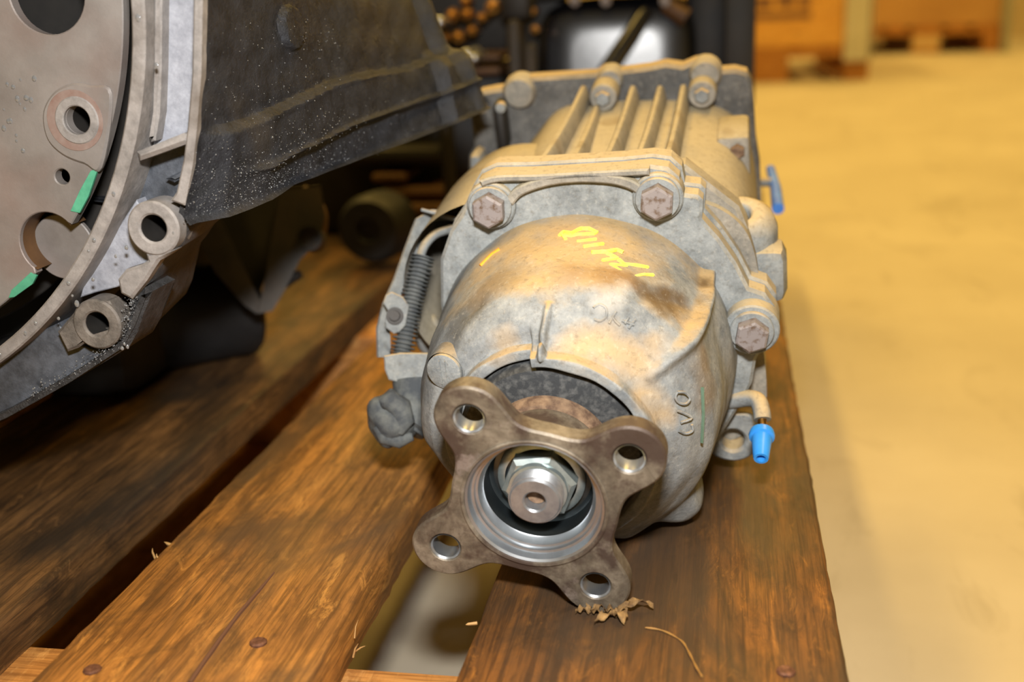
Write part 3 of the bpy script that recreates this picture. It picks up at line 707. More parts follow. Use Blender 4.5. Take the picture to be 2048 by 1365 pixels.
# lug with a hole low on the right, breather elbow, blue cap
lc = loc((1466, 882), 0.140)
dpart('eye_lug', plate([[q[:2] for q in cat([Vector((*p, 0)) for p in locs([(1420, 850), (1440, 832), (1480, 826), (1508, 836), (1514, 880), (1505, 912), (1470, 925), (1430, 915), (1415, 890)], 0.140)], 4)], circ(lc[0], lc[1], 0.0060, 28)], 0.140, 0.156, 0.0015), M_galv)
br_ = [Ud(p, d) for p, d in (((1440, 806), 0.570), ((1472, 800), 0.566), ((1498, 797), 0.562), ((1516, 803), 0.558), ((1523, 822), 0.555), ((1525, 840), 0.553))]
bt = mk('breather_tube', *tube(cat(br_, 5, False), 0.0042, 16), M_galv, dif)
mk('brass_stem', *tube([Ud((1524, 836), 0.5535), Ud((1525, 868), 0.550)], 0.0022, 14), M_brass, bt)
cM = axisframe(Ud((1524, 862), 0.551), Ud((1522, 918), 0.538) - Ud((1524, 862), 0.551))
cl_ = (Ud((1522, 918), 0.538) - Ud((1524, 862), 0.551)).length
mk('blue_cap', *xf(lathe([(0.0, 0.0), (0.0, 0.0046), (0.0008, 0.0056), (0.0030, 0.0062), (0.0044, 0.0060), (0.0050, 0.0048), (cl_ * 0.45, 0.0046), (cl_ * 0.95, 0.0037), (cl_, 0.0034), (cl_, 0.0022), (cl_ - 0.004, 0.0019), (cl_ - 0.004, 0.0)], 36), cM), M_blue, bt, label='bright blue plastic cap')
s0, s1 = Ud((1541, 338), 0.79), Ud((1556, 418), 0.74)
mk('blue_strap', *tube([s0, s0.lerp(s1, 0.5) + Vector((0.001, 0, 0)), s1], [0.0030, 0.0036, 0.0040], 14), M_blued, dif, label='blue plastic stopper at the far side')
sm_ = s0.lerp(s1, 0.35)
mk('stopper_stub', *tube([sm_, sm_ + XX * -0.022], 0.003, 12), M_galv, dif)
# --- left side: cable bracket, conduit, clamp, connector
DL = 0.60
def strap(P, w, th_, name, mat, parent=dif, depth=(0, 0, 0)):
    """flat strip of steel along picture points, w across the depth"""
    Q = [Ud(p[:2], p[2]) for p in P]; S = []
    for i in range(len(Q)):
        t = (Q[min(i + 1, len(Q) - 1)] - Q[max(i - 1, 0)]).normalized(); cw = CFW * 0.55 + CRT * 0.83; wd = cw - t * cw.dot(t); wd.normalize(); n = t.cross(wd).normalized()
        S.append([tuple(Q[i] + wd * w + n * th_), tuple(Q[i] - wd * w + n * th_), tuple(Q[i] - wd * w - n * th_), tuple(Q[i] + wd * w - n * th_)])
    return mk(name, *loft(S), mat, parent, angle=30)
br0 = strap([(918, 430, 0.615), (862, 432, 0.61), (842, 446, 0.608), (822, 500, 0.603), (800, 562, 0.600), (778, 612, 0.598), (766, 660, 0.597), (768, 715, 0.596)], 0.0036, 0.0010, 'cable_bracket', M_galv)
mk('bracket_tab', *box((0, 0, 0), (0.020, 0.018, 0.0018), 0.0006), M_galv, br0, M=Matrix.Translation(Ud((884, 432), 0.606)) @ Matrix.Rotation(0.25, 4, 'Y') @ Matrix.Rotation(-0.3, 4, 'X'))
cp = [Ud(p, d) for p, d in (((846, 512), 0.598), ((834, 560), 0.597), ((822, 610), 0.596), ((813, 660), 0.595), ((803, 710), 0.594))]
path = cat(cp, 26, False); rad = [0.0052 + 0.0012 * (1 if (i // 2) % 2 else -1) for i in range(len(path))]
cd = mk('conduit', *tube(path, rad, 18), M_conduit, dif, angle=60)
mk('cable', *tube(cat([Ud(p, d) for p, d in (((840, 515), 0.598), ((850, 490), 0.600), ((872, 468), 0.604), ((905, 458), 0.612))], 6, False), 0.0024, 12), M_galv, dif)
clq = locs([(772, 600), (790, 582), (812, 596), (818, 616), (806, 655), (788, 668), (770, 655), (776, 625)], 0.13)
cq = Ud((793, 627), 0.588)
CFr = frame(cq, CRT, CFW, CUP)
px2 = lambda p, c=(793, 627), d=0.588: ((p[0] - c[0]) / FPX * d, -(p[1] - c[1]) / FPX * d)
clp = mk('clamp_plate', *xf(plate([[px2(p) for p in [(766, 606), (772, 590), (784, 584), (806, 594), (818, 612), (812, 650), (800, 664), (788, 668), (772, 656), (770, 640), (776, 622)]]], -0.0012, 0.0012, 0.0005), CFr), M_galv, dif)
mk('clamp_bolt', *xf(lathe([(0.0, 0.0044), (-0.0012, 0.0044), (-0.0012, 0.0028), (-0.0034, 0.0026), (-0.0034, 0.0)], 24), frame(Ud((790, 632), 0.586), CRT, CFW, CUP)), M_greyir, clp)
LB = frame(Ud((812, 730), 0.580), CRT, CFW, CUP)
px3 = lambda p: px2(p, (812, 730), 0.580)
mk('lower_bracket', *xf(plate([[px3(p) for p in [(768, 712), (800, 706), (862, 706), (866, 770), (848, 774), (832, 764), (800, 766), (778, 760), (770, 740)]]], -0.0015, 0.0025, 0.0006), LB), M_galv, dif)
mk('connector_boot', *tube(cat([Ud(p, d) for p, d in (((826, 762), 0.586), ((828, 800), 0.584), ((826, 838), 0.582), ((815, 862), 0.580))], 6, False), [0.0105] * 8 + [0.0118] * 8 + [0.0090] * 3, 20), M_connector, dif, angle=60)
cq = Ud((785, 838), 0.575)
cn = mk('connector', *ell(cq, (0.0125, 0.013, 0.0135), 28, 18, 0.16, 2), M_connector, dif, angle=60, label='grey crumpled cable connector')
mk('connector_flap', *tube([Ud(p, 0.566) for p in ((762, 806), (780, 800), (800, 816), (808, 842), (796, 866))], [0.003, 0.0055, 0.006, 0.0055, 0.003], 12), M_connector, cn, angle=60)
mk('connector_flap', *tube([Ud(p, 0.570) for p in ((758, 850), (772, 872), (800, 880), (826, 874))], [0.004, 0.005, 0.0045, 0.002], 12), M_connector, cn, angle=60)
lq = Ud((858, 668), 0.63)
mk('side_lobe', *ell(lq, (0.0078, 0.010, 0.0120), 24, 16), M_alu, dif, angle=60)

# ------------------------------------------------------------------ engine at the left with the open bell housing
YF = 0.4302
eng = empty('engine', (-0.40, 0.60, PT), 'oily engine with open bell housing and drive plate at the left', 'engine')
def fu(p): q = Uy(p, YF); return (q.x, q.z)
def fus(P): return [fu(p) for p in P]
IDN = Matrix.Identity(4)
cx_, cz_, Ri, Ro = -0.4575, 0.2597 + PT, 0.1830, 0.1888
rimM = lambda y: Matrix.Translation((0, y, 0))
# ring around the opening
mk('bell_ring', *plate([circ(cx_, cz_, Ro, 160), circ(cx_, cz_, Ri, 160)], YF, YF + 0.070, 0.0008), M_rim, eng)
# outer rim, following the photograph's outline
outer = [(412, -260), (410, -120), (404, 0), (401, 150), (392, 260), (384, 330), (372, 392), (368, 412), (362, 440), (364, 470), (352, 500), (333, 514), (318, 522), (306, 540), (292, 562), (276, 582), (268, 620), (258, 668), (244, 700), (200, 730), (130, 772), (60, 812), (0, 846), (-120, 900)]
inner_up = [(392, -260), (390, -120), (386, 0), (383, 150), (374, 255), (366, 320), (352, 385), (340, 402)]
ou = fus(outer)
mk('outer_rim', *plate([fus(outer[:8]) + fus(inner_up)[::-1]], YF, YF + 0.006, 0.0008), M_rim, eng)
mk('lower_rim', *plate([fus([(352, 500), (333, 514), (318, 522), (306, 540), (292, 562), (276, 582), (262, 600), (240, 588), (234, 560), (250, 540), (282, 530), (294, 522), (290, 508)])], YF, YF + 0.007, 0.0012), M_rim, eng)
def boss(p, ro, ri, dep, name, y=YF, mat=M_rim):
    c = fu(p); o = mk(name, *plate([circ(c[0], c[1], ro, 48), circ(c[0], c[1], ri, 36)], y, y + dep, 0.0008), mat, eng); mk('hole_wall_and_shade', *lathe([(y + 0.0012, ri - 0.0001), (y + dep + 0.035, ri - 0.0003), (y + dep + 0.035, 0.0)], 32), M_dark, o, M=Matrix.Translation((c[0], 0, c[1]))); return o  # black sleeve and end disc added as the shade inside the bolt hole
boss((307, 457), 0.0114, 0.0057, 0.014, 'bolt_boss', YF - 0.0006); boss((190, 651), 0.0110, 0.0054, 0.012, 'bolt_boss', YF + 0.001, M_rimd)
mk('lower_web', *plate([fus([(108, 668), (140, 630), (175, 606), (212, 606), (232, 640), (228, 664), (175, 680), (150, 700), (128, 708)]), circ(*fu((190, 651)), 0.0056, 32)], YF + 0.002, YF + 0.012, 0.0012), M_rimd, eng)
# pockets between the two rims
def band(a0, a1, y, mat, name, r1=0.062, cut=None):
    pass
mk('pocket_floor', *plate([fus([(282, -260), (286, 0), (286, 150), (264, 322), (300, 300), (376, 268), (388, 150), (392, 0), (398, -260)])], YF + 0.016, YF + 0.026, 0.0005), M_pocket, eng)
mk('pocket_wall', *plate([fus([(290, -260), (290, 130), (284, 230), (278, 290), (288, 288), (297, 230), (300, 130), (301, 0), (302, -260)])], YF + 0.008, YF + 0.018, 0.002), M_rim, eng)
mk('pocket_rib', *plate([fus([(266, 306), (360, 268), (374, 272), (372, 288), (272, 324)])], YF + 0.002, YF + 0.03, 0.0016), M_rim, eng)
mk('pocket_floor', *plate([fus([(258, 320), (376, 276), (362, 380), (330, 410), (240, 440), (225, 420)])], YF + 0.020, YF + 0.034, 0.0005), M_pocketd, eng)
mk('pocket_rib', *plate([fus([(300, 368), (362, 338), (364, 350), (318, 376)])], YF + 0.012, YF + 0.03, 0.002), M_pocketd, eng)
mk('pocket_floor', *plate([fus([(244, 410), (258, 436), (268, 500), (300, 520), (240, 580), (160, 600), (130, 610), (140, 570)])], YF + 0.012, YF + 0.03, 0.0005), M_pocket, eng)
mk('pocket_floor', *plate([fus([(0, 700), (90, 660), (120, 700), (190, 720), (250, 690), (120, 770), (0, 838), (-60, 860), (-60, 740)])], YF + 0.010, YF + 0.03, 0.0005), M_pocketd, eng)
# gritty outer skirt: closed outline swept back
full = ou + [(cx_ + 0.21 * math.cos(math.radians(a)), cz_ + 0.21 * math.sin(math.radians(a))) for a in range(-120, -301, -12)]
hole2 = circ(cx_, cz_, Ri + 0.003, 120)
def thick(P, k): return [(cx_ + (x - cx_) * k, cz_ + (z - cz_) * k) for x, z in P]
secs = []
for y, k in ((YF + 0.004, 0.985), (YF + 0.007, 0.998), (YF + 0.03, 0.992), (YF + 0.075, 0.965)): secs.append([(x, y, z) for x, z in thick(full, k)])
mk('bell_skirt', *loft(secs, False), M_grime, eng, angle=50)
mk('gritty_lip', *plate([fus([(276, 582), (292, 590), (272, 640), (262, 672), (246, 700), (200, 730), (130, 772), (60, 812), (0, 846), (-120, 900), (-120, 884), (0, 828), (60, 795), (126, 757), (190, 715), (228, 690), (250, 650)])], YF + 0.003, YF + 0.03, 0.003), M_grime, eng)
# cast block wall running back
TL, TR, BL, BR = (404, -260), (780, -190), (364, 446), (936, 238)
def wl(s, t):
    f0 = np.array([np.interp(s, [0, .37, .6, .78, .93, 1], [412, 404, 401, 390, 374, 366]), -260 + s * 706])
    b0 = np.array([np.interp(s, [0, .44, .7, 1], [756, 850, 894, 936]), -190 + s * 428])
    v0 = ray(f0); d0 = (YF - CP[1]) / v0[1] * FPX + 0.0015; dp = d0 + (0.66 - d0) * t
    w = (t / dp) * 0.66
    return f0 * (1 - w) + b0 * w, dp
def inv(p):
    best = None
    for i in range(61):
        for j in range(61):
            q, _ = wl(i / 60, j / 60); e = (q[0] - p[0]) ** 2 + (q[1] - p[1]) ** 2
            if best is None or e < best[0]: best = (e, i / 60, j / 60)
    return best[1], best[2]
NS, NTW = 150, 150
Sg, Tg = np.meshgrid(np.linspace(0, 1, NS), np.linspace(0, 1, NTW), indexing='ij')
G = np.zeros((NS, NTW, 3))
for i in range(NS):
    for j in range(NTW):
        q, dp = wl(Sg[i, j], Tg[i, j]); G[i, j] = Ud(q, dp)
def line_st(P): return [inv(p) for p in P]
def above(P):
    """signed: s minus line s(t)"""
    st_ = sorted([(t, s) for s, t in line_st(P)]); ts, ss = [a for a, _ in st_], [b for _, b in st_]
    return Sg - np.interp(Tg, ts, ss)
ss_ = lambda a, b, x: np.clip((x - a) / (b - a), 0, 1)
H = np.zeros_like(Sg)
la = above([(420, 258), (500, 236), (655, 170), (740, 150), (800, 138), (850, 120)])
lb = above([(400, 352), (520, 325), (620, 282), (690, 250), (800, 222), (860, 200)])
H += 0.0050 * ss_(-0.012, 0.012, la) * ss_(0.02, 0.08, Tg)
H += 0.0025 * np.exp(-(la / 0.010) ** 2) * ss_(0.05, 0.2, Tg) * ss_(0.75, 0.5, Tg)
H += -0.0060 * ss_(-0.008, 0.008, lb) * ss_(0.95, 0.6, Tg) * ss_(0.20, 0.30, Tg)
H += 0.0030 * np.exp(-(lb / 0.012) ** 2) * ss_(0.1, 0.2, Tg)
H += 0.0065 * ss_(0.86, 0.885, Tg) * ss_(0.66, 0.76, Sg) + 0.003 * ss_(0.965, 0.985, Tg)
H += -0.004 * np.exp(-((Tg - 0.945) / 0.016) ** 2) * ss_(0.95, 0.7, Sg)
H += 0.0035 * ss_(0.985, 1.0, Sg) 
bs, bt_ = inv((578, 60)); bc = np.array(Ud(wl(bs, bt_)[0], wl(bs, bt_)[1])); dd = np.linalg.norm(G - bc, axis=-1)
H += 0.0030 * ss_(0.0100, 0.0088, dd)
H += 0.0004 * np.sin(Sg * 40 + Tg * 23) * np.sin(Tg * 31)
du = np.gradient(G, axis=0); dv = np.gradient(G, axis=1); nn = np.cross(du, dv); nn /= np.linalg.norm(nn, axis=-1, keepdims=True)
if nn[70, 70, 0] < 0: nn = -nn
G2 = G + nn * H[..., None]
V = G2.reshape(-1, 3).tolist(); F = []
for i in range(NS - 1):
    for j in range(NTW - 1): F.append([i * NTW + j, i * NTW + j + 1, (i + 1) * NTW + j + 1, (i + 1) * NTW + j])
# underside, back and the far side, so the block is a solid
n0 = len(V); bot = [(NS - 1) * NTW + j for j in range(NTW)]
back = [i * NTW + NTW - 1 for i in range(NS)]; topr = list(range(NTW)); frn = [i * NTW for i in range(NS)]
def off(idx, dx, dy=0, dz=0):
    b = len(V)
    for i in idx: v = V[i]; V.append([v[0] + dx, v[1] + dy, v[2] + dz])
    return list(range(b, b + len(idx)))
b2 = off(bot, -0.02, 0.02, -0.002); b3 = off(bot, -0.34, 0, 0.02)
for i in b3: V[i][1] = max(V[i][1], YF + 0.11)
for i in b2: V[i][1] = max(V[i][1], YF + 0.04)
for A_, B_ in ((bot, b2), (b2, b3)):
    for j in range(NTW - 1): F.append([A_[j], A_[j + 1], B_[j + 1], B_[j]])
k2_ = off(back, -0.012, 0.006, 0); k3 = off(back, -0.34, 0.0, 0)
for A_, B_ in ((back, k2_), (k2_, k3)):
    for j in range(NS - 1): F.append([A_[j], A_[j + 1], B_[j + 1], B_[j]])
t3 = off(topr, -0.34, 0, 0.0)
for i in t3: V[i][1] = max(V[i][1], YF + 0.11)
for j in range(NTW - 1): F.append([topr[j], topr[j + 1], t3[j + 1], t3[j]])
mk('cast_block', V, F, M_iron, eng, angle=40)
# drive plate with its holes
YP = YF + 0.022
def fp(p): q = Uy(p, YP); return (q.x, q.z)
def fps(P): return [fp(p) for p in P]
edge = fps([(236, -200), (238, -60), (234, 60), (230, 160), (222, 235), (205, 320), (180, 385), (148, 445), (130, 470)])
Pc = (cx_ - 0.006, cz_ + 0.006)
rp = np.mean([math.hypot(x - Pc[0], z - Pc[1]) for x, z in edge])
c1, c2, c3, c4 = fp((158, 240)), fp((124, 354)), fp((98, 488)), fp((92, -15))
pcirc = circ(Pc[0], Pc[1], rp, 140)
def notched(P, c, r):
    ins = [math.hypot(x - c[0], z - c[1]) < r for x, z in P]; n = len(P)
    k0 = next(i for i in range(n) if ins[i] and not ins[i - 1]); k1 = next(i for i in range(k0, k0 + n) if not ins[i % n])
    keep = [P[(k1 + i) % n] for i in range(n - (k1 - k0))]
    a0 = math.atan2(keep[-1][1] - c[1], keep[-1][0] - c[0]); a1 = math.atan2(keep[0][1] - c[1], keep[0][0] - c[0])
    for sg in (1, -1):
        d = (a1 - a0) % (2 * math.pi) if sg > 0 else -((a0 - a1) % (2 * math.pi)); am = a0 + d / 2
        if math.hypot(c[0] + r * math.cos(am) - Pc[0], c[1] + r * math.sin(am) - Pc[1]) < rp: break
    arc_ = [(c[0] + r * math.cos(a0 + d * k / 30), c[1] + r * math.sin(a0 + d * k / 30)) for k in range(1, 30)]
    return keep + arc_, math.degrees(a0), math.degrees(a0 + d)
pcirc = circ(Pc[0], Pc[1], rp, 400)
pnot, an0, an1 = notched(pcirc, c3, 0.0140)
mk('drive_plate', *plate([pnot, circ(c1[0], c1[1], 0.0060, 32), circ(c2[0], c2[1], 0.0034, 24), circ(c4[0], c4[1], 0.0168, 40), circ(Pc[0], Pc[1], 0.04, 48)], YP, YP + 0.006, 0.0005), M_plate, eng)
dp_ = mk('drive_plate_back', *plate([circ(Pc[0], Pc[1], rp + 0.002, 120), circ(Pc[0], Pc[1], 0.04, 48)], YP + 0.034, YP + 0.04, 0.0005), M_dark, eng)  # coloured black so the plate's holes look shaded
mk('inner_plate', *plate([circ(c3[0] - 0.001, c3[1] - 0.004, 0.0150, 48)], YP + 0.012, YP + 0.015, 0.0005), M_plate, eng)
mk('hole_wall_and_shade', *lathe([(YP + 0.0003, 0.01402), (YP + 0.0135, 0.0139)], 30, an0, an1), M_brown, eng, M=Matrix.Translation((c3[0], 0, c3[1])))
mk('hole_wall_and_shade', *lathe([(YP + 0.0003, 0.0061), (YP + 0.02, 0.0060), (YP + 0.02, 0)], 32), M_dark, eng, M=Matrix.Translation((c1[0], 0, c1[1])))  # black cup added to paint the shade in this hole
eb = fps([(226, 188), (180, 170), (148, 166), (112, 182), (90, 215), (88, 250), (100, 285), (130, 312), (170, 328), (205, 335)])
mk('embossed_pad', *plate([[q[:2] for q in cat([Vector((*p, 0)) for p in eb], 5)], circ(c1[0], c1[1], 0.0062, 32)], YP - 0.0014, YP + 0.002, 0.0010), M_plate, eng)
mk('hole_collar', *plate([circ(c1[0], c1[1], 0.0100, 40), circ(c1[0], c1[1], 0.0060, 32)], YP - 0.0022, YP, 0.0005), M_rim, eng)
mk('rust_ring', *plate([circ(c1[0] - 0.001, c1[1], 0.0128, 40), circ(c1[0], c1[1], 0.0098, 40)], YP - 0.0017, YP, 0.0001), M_rustp, eng)
for P in ([(197, 336), (182, 342), (160, 382), (142, 422), (160, 426), (178, 392)], [(62, 545), (74, 552), (66, 568), (30, 594), (18, 596), (24, 580)]):
    mk('paint_mark', *plate([fps(P)], YP - 0.0005, YP + 0.001, 0.0001), M_green, eng, label='green paint mark')
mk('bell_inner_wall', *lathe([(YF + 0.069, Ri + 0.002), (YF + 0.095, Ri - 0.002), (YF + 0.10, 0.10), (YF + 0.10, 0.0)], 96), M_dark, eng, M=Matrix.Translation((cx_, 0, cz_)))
for k in range(46):                       # water drops on plate and rims
    if k < 16: p = (random.uniform(5, 70), random.uniform(150, 310)); yy = YP
    elif k < 30:
        a = random.uniform(-70, 3); q = (cx_ + (Ri + 0.003) * math.cos(math.radians(a)), cz_ + (Ri + 0.003) * math.sin(math.radians(a))); p = None; yy = YF
    else: p = random.choice([(348, 460), (342, 470), (335, 450), (395, 130), (380, 290), (230, 520), (250, 500), (180, 560), (250, 690), (150, 600), (120, 640), (330, 110), (316, 130)]); p = (p[0] + random.uniform(-6, 6), p[1] + random.uniform(-8, 8)); yy = YF + 0.0
    if p is not None: w_ = Uy(p, yy); q = (w_.x, w_.z)
    r_ = random.uniform(0.0005, 0.0012)
    mk('water_drop', *ell((q[0], yy, q[1]), (r_, r_ * 0.6, r_ * random.uniform(1.0, 1.6)), 10, 6), M_drop, eng)
# things below the block: mount bracket, filter and foot
mk('engine_foot', *xf(lathe([(0, 0.0), (0, 0.031), (0.004, 0.035), (0.078, 0.035), (0.082, 0.031), (0.082, 0.0)], 40), axisframe(Vector((-0.385, 0.765, PT + 0.0355)), (-0.75, -0.62, 0.0))), M_rubber, eng, label='black round canister under the block')
def slab(P, d0, d1, name, mat, bev=0.002):
    A0 = [tuple(Ud(p, d0)) for p in P]; A1 = [tuple(Ud(p, d1)) for p in P]
    return mk(name, *loft([A0, A1]), mat, eng, angle=25)
k_ = 1.0
slab([(372, 430), (432, 420), (475, 510), (520, 600), (514, 628), (490, 612), (430, 545)], 0.76, 0.80, 'mount_bracket', M_greyir)
slab([(560, 380), (640, 372), (650, 430), (640, 480), (600, 520), (570, 580), (545, 622), (515, 628), (530, 560)], 0.76, 0.83, 'mount_bracket', M_greyir)
slab([(432, 420), (560, 380), (530, 560), (515, 600)], 0.80, 0.83, 'mount_web', M_dull)
c = Ud((618, 476), 0.757); mk('mount_eye', *xf(lathe([(0.02, 0.0085), (0.0, 0.0085), (0.0, 0.0065), (0.004, 0.0060), (0.02, 0.006)], 28), frame(c, CRT, CFW, CUP)), M_dull, eng)
mk('mount_stud', *tube([Ud((568, 566), 0.77), Ud((600, 548), 0.765)], [0.004, 0.003], 10), M_dull, eng)
mk('cable', *tube(cat([Ud(p, 0.78) for p in ((605, 378), (630, 402), (645, 430), (642, 470), (636, 490))], 5, False), 0.0035, 10), M_brown, eng)
mk('oil_sump', *box((-0.54, 0.74, PT + 0.05), (0.24, 0.20, 0.098), 0.02), M_dull, eng)
mk('block_leg', *box((-0.50, 0.70, PT + 0.135), (0.20, 0.22, 0.09), 0.01), M_dull, eng)

# fine water beads on the gritty casting
bV, bF = [], []
oct_f = [[0, 2, 4], [2, 1, 4], [1, 3, 4], [3, 0, 4], [2, 0, 5], [1, 2, 5], [3, 1, 5], [0, 3, 5]]
def bead(c, r):
    b = len(bV)
    for d in ((1, 0, 0), (-1, 0, 0), (0, 1, 0), (0, -1, 0), (0, 0, 1), (0, 0, -1)): bV.append([c[k] + d[k] * r for k in range(3)])
    bF.extend([[b + i for i in f] for f in oct_f])
for k in range(2500):
    s_ = 1 - abs(rng.normal(0, 0.10)) if k < 1900 else rng.uniform(0.45, 1)
    t_ = min(1, abs(rng.normal(0, 0.32))) if k < 1900 else rng.uniform(0, 0.5)
    if s_ < 0.4: continue
    i_, j_ = int(np.clip(s_, 0, 1) * (NS - 1)), int(t_ * (NTW - 1)); bead(G2[i_, j_] + rng.normal(0, 0.0008, 3) * (0, 1, 1), abs(rng.normal(0.00010, 0.00012)) + 0.00006)
for k in range(500):
    e = rng.uniform(0, 1); i_ = e * 7; a_, b_ = outer[14 + int(i_)], outer[15 + int(i_)]; f_ = i_ - int(i_)
    q = fu((a_[0] + (b_[0] - a_[0]) * f_ - rng.uniform(2, 26), a_[1] + (b_[1] - a_[1]) * f_ - rng.uniform(2, 26))); bead((q[0], YF + 0.0028, q[1]), abs(rng.normal(0.00016, 0.00016)) + 0.00008)
wb = mk('water_beads', bV, bF, M_drop, eng, angle=180); wb['kind'] = 'stuff'

# ------------------------------------------------------------------ second engine in the background
be = empty('background_engine', (-0.20, 1.22, PT), 'blurred black engine with glossy oil pan behind the differential', 'engine')
def bbox(p0, p1, d, dep, name, mat, bev=0.004, parent=be, label=None):
    """box whose front spans two picture corners at distance d, dep metres deep, set square to the pallet"""
    m_ = Ud(((p0[0] + p1[0]) / 2, (p0[1] + p1[1]) / 2), d); a = Uy(p0, m_.y); b = Uy(p1, m_.y)
    zlo = max(min(a.z, b.z), PT + 0.001); zhi = max(a.z, b.z); a.z, b.z = zhi, zlo; s = (abs(b.x - a.x), dep, abs(b.z - a.z)); return mk(name, *box(((a.x + b.x) / 2, m_.y + dep / 2, (a.z + b.z) / 2), s, min(bev, s[0] * .45, s[2] * .45)), mat, parent, label=label)
# oil pan: domed front
pc = Ud((1250, 60), 1.16); a = Uy((1062, 8), pc.y); b = Uy((1400, 150), pc.y)
hw, hh = (b.x - a.x) / 2, (a.z - b.z) / 2 + 0.035; cxp, czp = (a.x + b.x) / 2, (a.z + b.z) / 2 - 0.035 + 0.004
S = []
for (yy, k) in ((0.0, 0.0), (0.0, 0.5), (0.0005, 0.80), (0.004, 0.88), (0.014, 0.95), (0.04, 0.985), (0.16, 1.0)):
    S.append([(cxp + hw * k * math.copysign(abs(math.cos(t)) ** 0.42, math.cos(t)), pc.y + yy + 0.062 * (hh * k * math.copysign(abs(math.sin(t)) ** 0.42, math.sin(t)) + 1.0 * hw * k * math.copysign(abs(math.cos(t)) ** 0.42, math.cos(t))), czp + hh * k * math.copysign(abs(math.sin(t)) ** 0.42, math.sin(t))) for t in np.linspace(0, 2 * np.pi, 97)[:-1]])
pan = mk('oil_pan', *loft(S, False), M_gloss, be, angle=60, label='glossy black oil pan')
mk('pan_bead', *tube([Ud((1208, 150), 1.150), Ud((1236, 108), 1.150), Ud((1262, 70), 1.150), Ud((1292, 22), 1.153)], [0.009, 0.009, 0.009, 0.008], 16), M_gloss, pan)
mk('pan_rail', *box((cxp, pc.y + 0.07, czp + hh + 0.008), (hw * 2.05, 0.16, 0.014), 0.003), M_greyir, be)
for px_ in (1150, 1212, 1330): 
    q = Uy((px_, 2), pc.y - 0.012); mk('pan_bolt', *xf(hexhead(0.006, 0.005), frame((q.x, q.y, q.z), (1, 0, 0), (0, 1, 0), (0, 0, 1))), M_bolt, be, angle=25)
bbox((1372, -40), (1460, 190), 1.17, 0.10, 'side_cover', M_dull, 0.012)
bbox((1450, -60), (1508, 215), 1.14, 0.06, 'upright_plate', M_dull, 0.004)
bbox((1478, -40), (1506, 40), 1.135, 0.01, 'upright_tab', M_brown, 0.003)
mk('side_lug', *tube([Ud((1330, 8), 1.14), Ud((1372, 36), 1.14)], [0.008, 0.010], 12), M_brown, be)
bbox((1012, 40), (1046, 330), 1.13, 0.05, 'upright_bracket', M_greyir, 0.006)
bbox((1050, 90), (1072, 330), 1.12, 0.03, 'upright_bracket', M_greyir, 0.006)
bbox((996, -40), (1060, 40), 1.12, 0.05, 'black_cover', M_dull, 0.008)
bbox((330, 150), (1020, 520), 1.24, 0.14, 'cylinder_block', M_dull, 0.01)
bbox((1030, -60), (1130, 240), 1.21, 0.05, 'dark_gap_filler', M_dull, 0.006)  # dark sheet added to cover the bright floor behind the gap
bbox((860, 112), (1000, 122), 1.15, 0.10, 'block_ledge', M_brown, 0.003)
bbox((860, 138), (1000, 150), 1.15, 0.10, 'block_ledge', M_brown, 0.003)
bbox((700, -160), (1020, 108), 1.22, 0.10, 'timing_cover', M_dull, 0.01)
for (p, r_, m_) in (((908, 30), 0.0075, M_oldbrass), ((936, 28), 0.0065, M_oldbrass), ((986, 14), 0.0075, M_oldbrass), ((966, 34), 0.005, M_oldbrass), ((920, 72), 0.007, M_oldbrass), ((947, 60), 0.0055, M_oldbrass), ((896, 74), 0.005, M_oldbrass), ((934, 2), 0.006, M_oldbrass), ((1068, 22), 0.004, M_oldbrass), ((1072, 58), 0.0045, M_oldbrass)):
    q = Ud(p, 1.15); mk('fitting', *xf(join(hexhead(r_, 0.010, 0.003), lathe([(0.0, r_ * 0.6), (0.02, r_ * 0.6)], 12), ell((0, -0.010, 0), (r_ * 0.6, 0.006, r_ * 0.6), 12, 8)), frame(q, (1, 0, 0), (0, 1, 0), (0, 0, 1))), m_, be, angle=40)
for p, r_ in (((932, 110), 0.006), ((948, 117), 0.005), ((876, 45), 0.006)):
    q = Ud(p, 1.13); mk('hose_clip', *xf(join(lathe([(0.0, r_), (0.0, r_ * .9), (0.05, r_)], 16), ell((0, 0, 0), (r_, 0.004, r_), 14, 8)), frame(q, (1, 0, 0), (0, 1, 0), (0, 0, 1))), M_bore, be, angle=40)
for p0, p1, m_ in (((690, 410), (905, 434), M_brown), ((740, 348), (812, 366), M_brown), ((760, 376), (905, 398), M_brown), ((640, 300), (880, 330), M_dull), ((730, 462), (770, 480), M_brown)):
    bbox(p0, p1, 1.17, 0.07, 'block_rib', m_, 0.006)
bbox((878, 232), (905, 430), 1.10, 0.03, 'drain_pipe', M_dull, 0.008)
wc = Ud((735, 462), 1.08)
mk('pulley', *xf(lathe([(0.04, 0.0), (0.04, 0.026), (0.036, 0.033), (0.010, 0.033), (0.006, 0.030), (0.0, 0.028), (0.0, 0.012), (0.006, 0.010), (0.006, 0.0)], 40), frame(wc, (1, 0, 0), (0.2, 1, 0), (0, 0, 1))), M_rubber, be)
mk('rear_sump', *box((-0.26, 1.31, PT + 0.051), (0.40, 0.20, 0.10), 0.015), M_dull, be)

